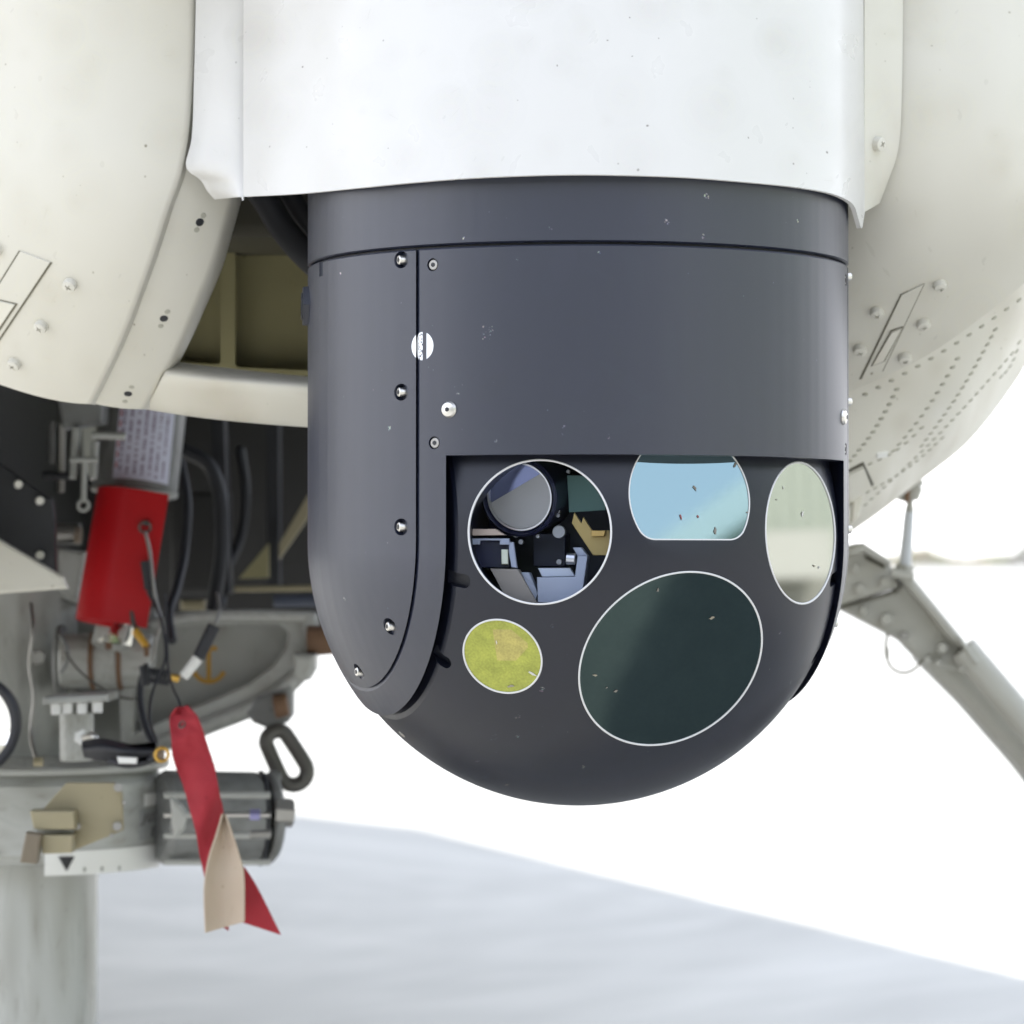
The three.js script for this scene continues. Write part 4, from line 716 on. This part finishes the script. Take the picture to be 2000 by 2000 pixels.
  A('clamp_band', cylPx([488, 1630, 3.20], [528, 1628, 3.205], 8), M.dullSteel, undefined, mt);
  A('wing_fitting', plate([[332, 1556], [352, 1572], [366, 1592], [358, 1622], [340, 1640], [334, 1606]], 3.16, 0.02, 0.004), M.greyPaint);
  // retraction actuator with its label
  const act = A('actuator', cylPx([284, 745, 3.42], [262, 965, 3.40], 86, 84, 64), M.greyDark, 'grey retraction actuator with a printed label');
  A('actuator_ring', cylPx([263, 952, 3.40], [261.5, 968, 3.40], 86), M.greyPaint, undefined, act);
  A('actuator_rod', cylPx([262, 960, 3.40], [222, 1262, 3.38], 40), M.chrome, undefined, act);
  { // label wrapped round the actuator
    const cv = document.createElement('canvas'); cv.width = 256; cv.height = 512; const c = cv.getContext('2d'), r = rng(4); c.fillStyle = 'rgb(206,206,222)'; c.fillRect(0, 0, 256, 512); c.fillStyle = 'rgb(120,98,128)';
    for (let col = 0; col < 7; col++) for (let k = 0; k < 34; k++) if (r() < 0.72) c.fillRect(22 + col * 32 + r() * 2, 14 + k * 14 + (col % 2) * 5, 11, 6 + r() * 7);
    c.fillStyle = 'rgb(180,40,50)'; for (let k = 0; k < 9; k++) c.fillRect(8, 30 + k * 50, 7, 30);
    const t = new THREE.CanvasTexture(cv); t.colorSpace = THREE.SRGBColorSpace; const m = new THREE.MeshStandardMaterial({ map: t, roughness: 0.4 });
    const a = P(284, 745, 3.42), b = P(262, 965, 3.40), ax = b.clone().sub(a), fr = V(0, 0, 1).addScaledVector(ax, -ax.z / ax.lengthSq()).normalize(), sx = ax.clone().normalize().cross(fr).normalize(), rr = 86.5 * mpp(3.42), grid = [];
    for (let i = 0; i <= 10; i++) { const row = []; for (let j = 0; j <= 24; j++) { const th = -0.42 + 1.35 * j / 24; row.push(a.clone().addScaledVector(ax, 0.02 + 0.92 * i / 10).addScaledVector(fr, rr * Math.cos(th)).addScaledVector(sx, -rr * Math.sin(th))); } grid.push(row); }
    const g = shell(grid, 0.0006), uv = g.attributes.uv; for (let i = 0; i <= 10; i++) for (let j = 0; j <= 24; j++) { const k = (i * 25 + j) * 2; uv.setXY(k, j / 24, 1 - i / 10); uv.setXY(k + 1, j / 24, 1 - i / 10); }
    A('printed_label', g, m, 'pale lilac label with columns of small print', act);
  }
  // links and plates at the edge of the bay
  A('link_block', plate([[111, 775], [202, 775], [198, 826], [120, 836]], 3.30, 0.06, 0.004), M.greyDark);
  A('clevis_arm', plate([[140, 834], [155, 834], [146, 935], [134, 935]], 3.29, 0.02, 0.002), M.greyPaint); A('clevis_arm', plate([[176, 862], [190, 862], [186, 935], [174, 938]], 3.29, 0.02, 0.002), M.greyPaint);
  A('cross_pin', cylPx([136, 898, 3.27], [192, 898, 3.27], 6), M.greyPaint); A('bracket_rail', cylPx([180, 850, 3.28], [245, 852, 3.28], 8), M.greyPaint);
  A('link_rod', cylPx([165, 900, 3.275], [163, 980, 3.275], 6), M.greyPaint);
  { const g = new THREE.TorusGeometry(10 * mpp(3.27), 4 * mpp(3.27), 12, 28), c = P(163, 987, 3.275); g.translate(c.x, c.y, c.z); A('rod_eye', g, M.greyPaint); }
  A('bright_tube', cylPx([120, 828, 3.4], [119, 962, 3.4], 7), M.steel); A('tube', cylPx([102, 824, 3.4], [101, 905, 3.4], 6), M.greyDark);
  A('cross_hose', cylPx([84, 928, 3.35], [140, 930, 3.35], 8), M.rubber);
  A('connector', cylPx([112, 1043, 3.5], [158, 1043, 3.5], 21), M.dullSteel); A('connector_cap', cylPx([146, 1045, 3.46], [159, 1046, 3.46], 16), M.cream);
  const pnl = A('bracket_plate', plate([[-60, 870], [0, 905], [100, 975], [106, 1010], [108, 1130], [60, 1110], [-60, 1080]], 3.22, 0.02, 0.002), M.char, 'charcoal bracket plate with bright bolts');
  for (const [x, y] of [[36, 946], [78, 978], [78, 1084]]) A('bolt', cylPx([x, y, 3.222], [x, y, 3.207], 9, 8, 20), M.steel, undefined, pnl);
  A('gear_door', plate([[-80, 1012], [0, 1054], [124, 1127], [128, 1138], [133, 1150], [0, 1160], [-80, 1165]], 3.14, 0.012, 0.003), M.white, 'cream white gear door corner');
  A('lower_link', plate([[112, 1070], [168, 1078], [150, 1180], [112, 1165]], 3.46, 0.04, 0.004), M.greyPaint);
  A('rod_end_base', cylPx([190, 1225, 3.38], [250, 1245, 3.38], 36), M.greyPaint);
  // landing light at the edge
  { const c = P(-66, 1415, 3.1), lt = A('landing_light', latheZ([[0, -0.05], [0.046, -0.05], [0.052, 0], [0.048, 0.006], [0.043, 0.004], [0.043, -0.01], [0, -0.012]], 64).translate(c.x, c.y, c.z), M.rubber, 'round landing light in a black rim'); A('reflector', latheZ([[0, -0.010], [0.025, -0.008], [0.0425, 0.002], [0.0425, -0.006], [0, -0.011]], 48).translate(c.x, c.y, c.z), M.chrome, undefined, lt); }
}

/* ------------------------------------------------------------------ red lock sleeve, cables, streamer, lock strap */
const sleeve = thing('lock_sleeve', 'red plastic ground lock sleeve clipped round the gear actuator rod', 'safety lock', P(222, 1230, 3.35));
{
  const a = P(264, 966, 3.34), b = P(221, 1222, 3.32), ax = b.clone().sub(a), fr = V(0, 0, 1).addScaledVector(ax, -ax.z / ax.lengthSq()).normalize(), rt = fr.clone().cross(ax).normalize();
  if (rt.x < 0) rt.negate();
  const r = 74 * mpp(3.34), prof = [];
  for (let i = 0; i <= 26; i++) { const t = -Math.PI * 0.95 + i / 26 * Math.PI * 0.95; prof.push([r * Math.sin(t) , r * Math.cos(t)]); }   // round the left side to the front
  for (let i = 1; i <= 8; i++) prof.push([r * (0.98 * i / 8), r * (1 - 0.04 * (i / 8) ** 2)]);
  const grid = []; for (let i = 0; i <= 14; i++) grid.push(prof.map(([x, z], j) => { const u = i / 14, skew = j > 26 ? 0.03 * (j - 26) / 8 * (u > 0.5 ? 1 : 0.3) : -0.02 * (1 - z / r) * u; return a.clone().addScaledVector(ax, u + skew * 0.4).addScaledVector(rt, x).addScaledVector(fr, z); }));
  part('sleeve', shell(grid, 0.003), M.red, sleeve);
  for (const [x, y] of [[283, 1030], [255, 1188]]) { const q = P(x, y, 3.292), g = new THREE.TorusGeometry(11 * mpp(3.29), 2.4 * mpp(3.29), 10, 30); g.rotateX(0.3); g.translate(q.x, q.y, q.z); part('split_ring', g, M.darkSteel, sleeve); part('eyelet', cylPx([x + 2, y - 8, 3.30], [x + 2, y - 8, 3.292], 6, 6, 16), M.black, sleeve); }
}
const cb = (name, label, pts, r, m, cat = 'cable', group) => { const p0 = P(...pts[pts.length - 1]); const t = thing(name, label, cat, p0, group); part('strand', tubePx(pts, r, 70, 10), m, t); return t; };
const c1 = cb('lanyard', 'grey steel lanyard hanging from the upper ring of the red sleeve', [[284, 1040, 3.288], [292, 1075, 3.285], [298, 1130, 3.28], [306, 1180, 3.275], [314, 1210, 3.27], [306, 1245, 3.265], [298, 1290, 3.26]], 3.6, M.dullSteel);
part('crimp_sleeve', cylPx([283, 1096, 3.282], [290, 1152, 3.28], 9, 8), M.rubber, c1); part('crimp_end', cylPx([291, 1153, 3.28], [298, 1172, 3.278], 6, 5), M.rubber, c1);
cb('lanyard', 'short dark lanyard from the lower ring of the red sleeve', [[257, 1196, 3.285], [262, 1222, 3.28], [276, 1246, 3.27], [292, 1262, 3.265]], 4.5, M.darkSteel);
cb('lanyard', 'thin black lanyard holding the red streamer', [[322, 1160, 3.2], [326, 1230, 3.18], [328, 1300, 3.15], [338, 1345, 3.1], [350, 1372, 3.07], [356, 1405, 3.045]], 2.6, M.rubber);
cb('safety_wire', 'thin wire drooping along the grey trunnion', [[128, 1275, 3.30], [150, 1305, 3.29], [185, 1335, 3.28], [235, 1362, 3.27], [280, 1366, 3.26]], 2.4, M.darkSteel);
cb('lanyard', 'slack black lanyard looping from the red sleeve to the strap ring', [[300, 1172, 3.27], [318, 1225, 3.22], [322, 1290, 3.2], [300, 1345, 3.19], [292, 1400, 3.15], [306, 1450, 3.09]], 3, M.rubber);
cb('brake_pipe', 'thin steel pipe running down the grey post', [[60, 1180, 3.30], [64, 1230, 3.27], [58, 1300, 3.27], [66, 1360, 3.27], [60, 1430, 3.27], [72, 1490, 3.22]], 4, M.dullSteel, 'pipe');
cb('cable_bundle', 'thick black cable bundle behind the red sleeve', [[352, 900, 3.5], [366, 980, 3.48], [360, 1080, 3.46], [345, 1150, 3.42], [330, 1200, 3.38], [336, 1250, 3.36]], 9, M.rubber);
cb('cable_bundle', 'black cable bundle along the back of the gear bay', [[470, 880, 3.8], [480, 960, 3.8], [470, 1050, 3.8], [440, 1120, 3.78], [432, 1180, 3.75]], 10, M.black);
cb('hose', 'black hose curving down beside the drag arm', [[285, 1302, 3.25], [276, 1330, 3.25], [274, 1370, 3.24], [284, 1420, 3.22], [301, 1458, 3.2]], 7, M.rubber, 'hose');
{
  const t = thing('lock_pin', 'black handled lock pin with a silver shank hanging before the anchor mark', 'pin', P(360, 1318, 3.2));
  part('grip', cylPx([418, 1222, 3.2], [388, 1284, 3.2], 12.5, 12.5, 32), M.rubber, t); part('shank', cylPx([387, 1285, 3.2], [358, 1322, 3.2], 11, 10, 24), M.decal, t); part('loop', tubePx([[420, 1218, 3.2], [428, 1195, 3.25], [424, 1160, 3.35]], 3, 20), M.dullSteel, t); part('cuff', cylPx([350, 1326, 3.2], [332, 1322, 3.2], 8, 7), M.gold, t);
  const s = thing('coil_lanyard', 'black coiled lanyard beside the red sleeve cables', 'cable', P(300, 1322, 3.2)), pts = [];
  for (let i = 0; i <= 120; i++) { const u = i / 120, a = u * Math.PI * 2 * 8; const c = P(288 + 42 * u, 1318 + 6 * u, 3.21); pts.push(c.add(V(0, 14 * mpp(3.2) * Math.cos(a), 14 * mpp(3.2) * Math.sin(a)))); }
  part('coil', tube(pts, 2.2 * mpp(3.2), 360, 8), M.rubber, s);
  part('collar', cylPx([280, 1300, 3.22], [286, 1340, 3.22], 9), M.black, s);
  const tag = thing('tag_clip', 'small ochre clip among the lanyards below the red sleeve', 'clip', P(272, 1265, 3.24)); part('clip', cylPx([264, 1232, 3.25], [286, 1262, 3.24], 8, 7), M.ochre, tag); part('clip_tip', cylPx([287, 1264, 3.24], [286, 1282, 3.24], 6, 5), M.rust, tag);
  const st = thing('lock_strap', 'black rubber strap with a gold ring lying over the steering collar', 'strap', P(250, 1490, 3.1));
  part('strap', shell(loft([[[160, 1447, 3.12], [200, 1442, 3.1], [250, 1452, 3.09], [304, 1460, 3.08]], [[160, 1462, 3.1], [200, 1460, 3.08], [250, 1466, 3.07], [304, 1468, 3.07]], [[164, 1480, 3.11], [210, 1488, 3.09], [250, 1484, 3.08], [304, 1478, 3.08]]], 30, 8), 0.012), M.rubber, st);
  part('strap_tail', tubePx([[215, 1486, 3.09], [250, 1494, 3.08], [290, 1486, 3.08], [306, 1470, 3.075]], 7, 30), M.rubber, st);
  part('buckle', plate([[228, 1478], [268, 1480], [266, 1492], [232, 1491]], 3.065, 0.006, 0.001), M.decal, st);
  const rg = new THREE.TorusGeometry(13 * mpp(3.07), 3.4 * mpp(3.07), 12, 40), rc = P(316, 1474, 3.07); rg.rotateY(0.35); rg.translate(rc.x, rc.y, rc.z); part('ring', rg, M.gold, st);
  part('ferrule', cylPx([303, 1473, 3.075], [318, 1474, 3.072], 8), M.cream, st);
}
{
  const s = thing('warning_streamer', 'red warning streamer with a cream section hanging from the landing gear', 'streamer', P(420, 1800, 3.0));
  const rowsL = [[346, 1383], [332, 1402], [334, 1440], [338, 1480], [357, 1533], [370, 1580], [381, 1620], [391, 1675], [402, 1728], [413, 1792]], rowsR = [[364, 1378], [384, 1398], [397, 1428], [409, 1465], [420, 1505], [429, 1550], [437, 1588], [432, 1640], [436, 1700], [447, 1818]];
  const grid = [], cl = curve(rowsL), cr = curve(rowsR);
  for (let i = 0; i <= 60; i++) { const t = i / 60, a = cl.getPoint(t), b = cr.getPoint(t), row = []; for (let j = 0; j <= 10; j++) { const u = j / 10; row.push(P(a.x + (b.x - a.x) * u, a.y + (b.y - a.y) * u, 3.03 - 0.03 * t + 0.006 * Math.sin(t * 17 + u * 2.6) + 0.005 * Math.sin(u * 3.1 + t * 5) + 0.004 * fbm(t * 14, u * 3, 2))); } grid.push(row); }
  const red = part('red_webbing', shell(grid, 0.0015), M.streamer, s);
  const q = hit(356, 1415, red); const eg = new THREE.TorusGeometry(7 * mpp(3.03), 2.2 * mpp(3.03), 10, 24); placed('grommet', eg, M.darkSteel, red, q.p, q.n);
  const g2 = [], l2 = curve([[436, 1590], [424, 1630], [408, 1680], [400, 1730], [402, 1822]]), r2 = curve([[439, 1591], [452, 1628], [466, 1670], [474, 1700], [476, 1800]]);
  for (let i = 0; i <= 30; i++) { const t = i / 30, a = l2.getPoint(t), b = r2.getPoint(t), row = []; for (let j = 0; j <= 8; j++) { const u = j / 8; row.push(P(a.x + (b.x - a.x) * u, a.y + (b.y - a.y) * u, 2.985 - 0.02 * t + 0.012 * Math.sin(u * 3.1))); } g2.push(row); }
  part('cream_webbing', shell(g2, 0.0015), M.cream, s);
  const g3 = [], l3 = curve([[470, 1692], [458, 1725], [456, 1796]]), r3 = curve([[476, 1696], [498, 1728], [548, 1826]]);
  for (let i = 0; i <= 14; i++) { const t = i / 14, a = l3.getPoint(t), b = r3.getPoint(t), row = []; for (let j = 0; j <= 6; j++) { const u = j / 6; row.push(P(a.x + (b.x - a.x) * u, a.y + (b.y - a.y) * u, 3.0 - 0.01 * u)); } g3.push(row); }
  part('red_fold', shell(g3, 0.0015), M.streamer, s);
}

/* ------------------------------------------------------------------ main landing gear leg on the right */
const mg = thing('main_landing_gear', 'weathered grey main gear leg sloping down beyond the turret', 'landing gear', P(2300, 2050, 3.7).setY(0));
{
  const D = 3.55, A = (name, g, m, parent = mg, label) => part(name, g, m, parent, label);
  const leg = mat('weathered leg paint', [0.40, 0.40, 0.37], 0.5, 0, { map: M.skin.map });
  const up = A('upper_fitting', plate([[1600, 1095], [1661, 1077], [1688, 1067], [1712, 1082], [1738, 1100], [1757, 1146], [1645, 1184], [1590, 1200]], D, 0.09, 0.005), leg, mg, 'bolted upper fitting of the leg');
  A('top_flange', plate([[1655, 1072], [1688, 1060], [1742, 1096], [1736, 1106], [1687, 1078], [1658, 1086]], D - 0.02, 0.13, 0.004), leg, up);
  A('inner_slot', plate([[1690, 1083], [1730, 1104], [1726, 1110], [1690, 1092]], D - 0.002, 0.004, 0.0005), M.olive, up);
  const lo = A('side_plate', plate([[1640, 1188], [1752, 1153], [1779, 1128], [1876, 1250], [1888, 1312], [1822, 1303], [1799, 1290], [1763, 1252]], D + 0.012, 0.06, 0.004), leg, mg, 'triangular side plate of the leg');
  A('leg_beam', plate([[1800, 1290], [1874, 1252], [2080, 1500], [2240, 1690], [2190, 1760], [2000, 1506], [1890, 1380]], D + 0.03, 0.10, 0.012), leg, mg, 'long box beam of the leg');
  A('beam_rail', cyl(P(1880, 1266, D), P(2240, 1690, D), 0.016), leg); A('channel_rail', plate([[1756, 1128], [1780, 1122], [1884, 1250], [1876, 1264], [1862, 1254]], D - 0.012, 0.13, 0.006), leg, lo);
  A('channel_end', plate([[1868, 1242], [1880, 1246], [1912, 1292], [1908, 1302], [1896, 1290]], D - 0.02, 0.10, 0.004), leg, lo);
  A('slot', plate([[1874, 1262], [1880, 1256], [1900, 1288], [1886, 1284]], D - 0.004, 0.012, 0.001), M.olive, lo);
  A('seam', plate([[1645, 1183], [1752, 1151], [1752, 1154], [1645, 1186.5]], D - 0.001, 0.006, 0), M.olive, lo);
  for (const [x, y, r, m] of [[1671, 1110, 9], [1680, 1150, 11], [1728, 1137, 11], [1687, 1192, 8], [1732, 1210, 13], [1841, 1266, 11], [1812, 1289, 8], [1832, 1295, 7], [1879, 1306, 7]]) A('bolt', cylPx([x, y, D + 0.014], [x, y, D - 0.012], r, r * 0.85, 12), leg, y > 1180 ? lo : up);
  A('dark_bolt', cylPx([1766, 1241, D + 0.014], [1766, 1241, D - 0.01], 8, 7, 12), M.dullSteel, lo);
  A('strut_rod', cyl(P(1776, 1000, D), P(1767, 1112, D), 10 * mpp(D), 12 * mpp(D)), mat('strut paint', [0.50, 0.52, 0.54], 0.35)); A('strut_neck', cyl(P(1778, 962, D), P(1776, 1004, D), 7 * mpp(D)), leg); A('strut_collar', cyl(P(1777, 990, D), P(1776.4, 999, D), 9 * mpp(D)), leg); A('rod_base', cyl(P(1768, 1104, D), P(1762, 1132, D), 18 * mpp(D), 16 * mpp(D)), leg); A('rod_pin', cyl(P(1742, 1118, D - 0.02), P(1784, 1128, D - 0.02), 9 * mpp(D)), leg);
  A('rod_end', plate([[1762, 948], [1796, 942], [1804, 956], [1796, 976], [1780, 980], [1764, 974]], D - 0.03, 0.06, 0.006), leg); A('rusty_bush', cyl(P(1772, 954, D - 0.035), P(1772, 980, D - 0.035), 5 * mpp(D)), M.rust); A('hull_lug', plate([[1756, 938], [1796, 920], [1806, 946], [1766, 976]], D + 0.02, 0.05, 0.004), leg);
  A('bonding_wire', tubePx([[1733, 1238, D], [1730, 1262, D], [1732, 1285, D], [1742, 1304, D], [1762, 1314, D], [1784, 1308, D], [1801, 1290, D]], 2.6, 60, 8), mat('bonding wire', [0.13, 0.12, 0.08], 0.6)); A('wire_terminal', cylPx([1732.5, 1264, D], [1734, 1286, D], 3.4, 3), leg);
  const wx = P(2260, 1720, 3.7), tg = new THREE.TorusGeometry(0.19, 0.09, 24, 60); tg.rotateY(Math.PI / 2 + 0.3); tg.translate(wx.x + 0.12, 0.28, wx.z - 0.05); const ty = A('tyre', tg, M.rubber); A('axle_leg', cyl(P(2215, 1700, D), V(wx.x + 0.08, 0.28, wx.z - 0.05), 0.045), leg); A('hub', cyl(V(wx.x - 0.02, 0.28, wx.z - 0.02), V(wx.x + 0.22, 0.28, wx.z - 0.08), 0.1), leg, ty);
}

scene.traverse((o) => { if (o.isMesh) { o.castShadow = o.receiveShadow = true; } });
renderer.setSize(1024, 1024);
renderer.render(scene, camera);
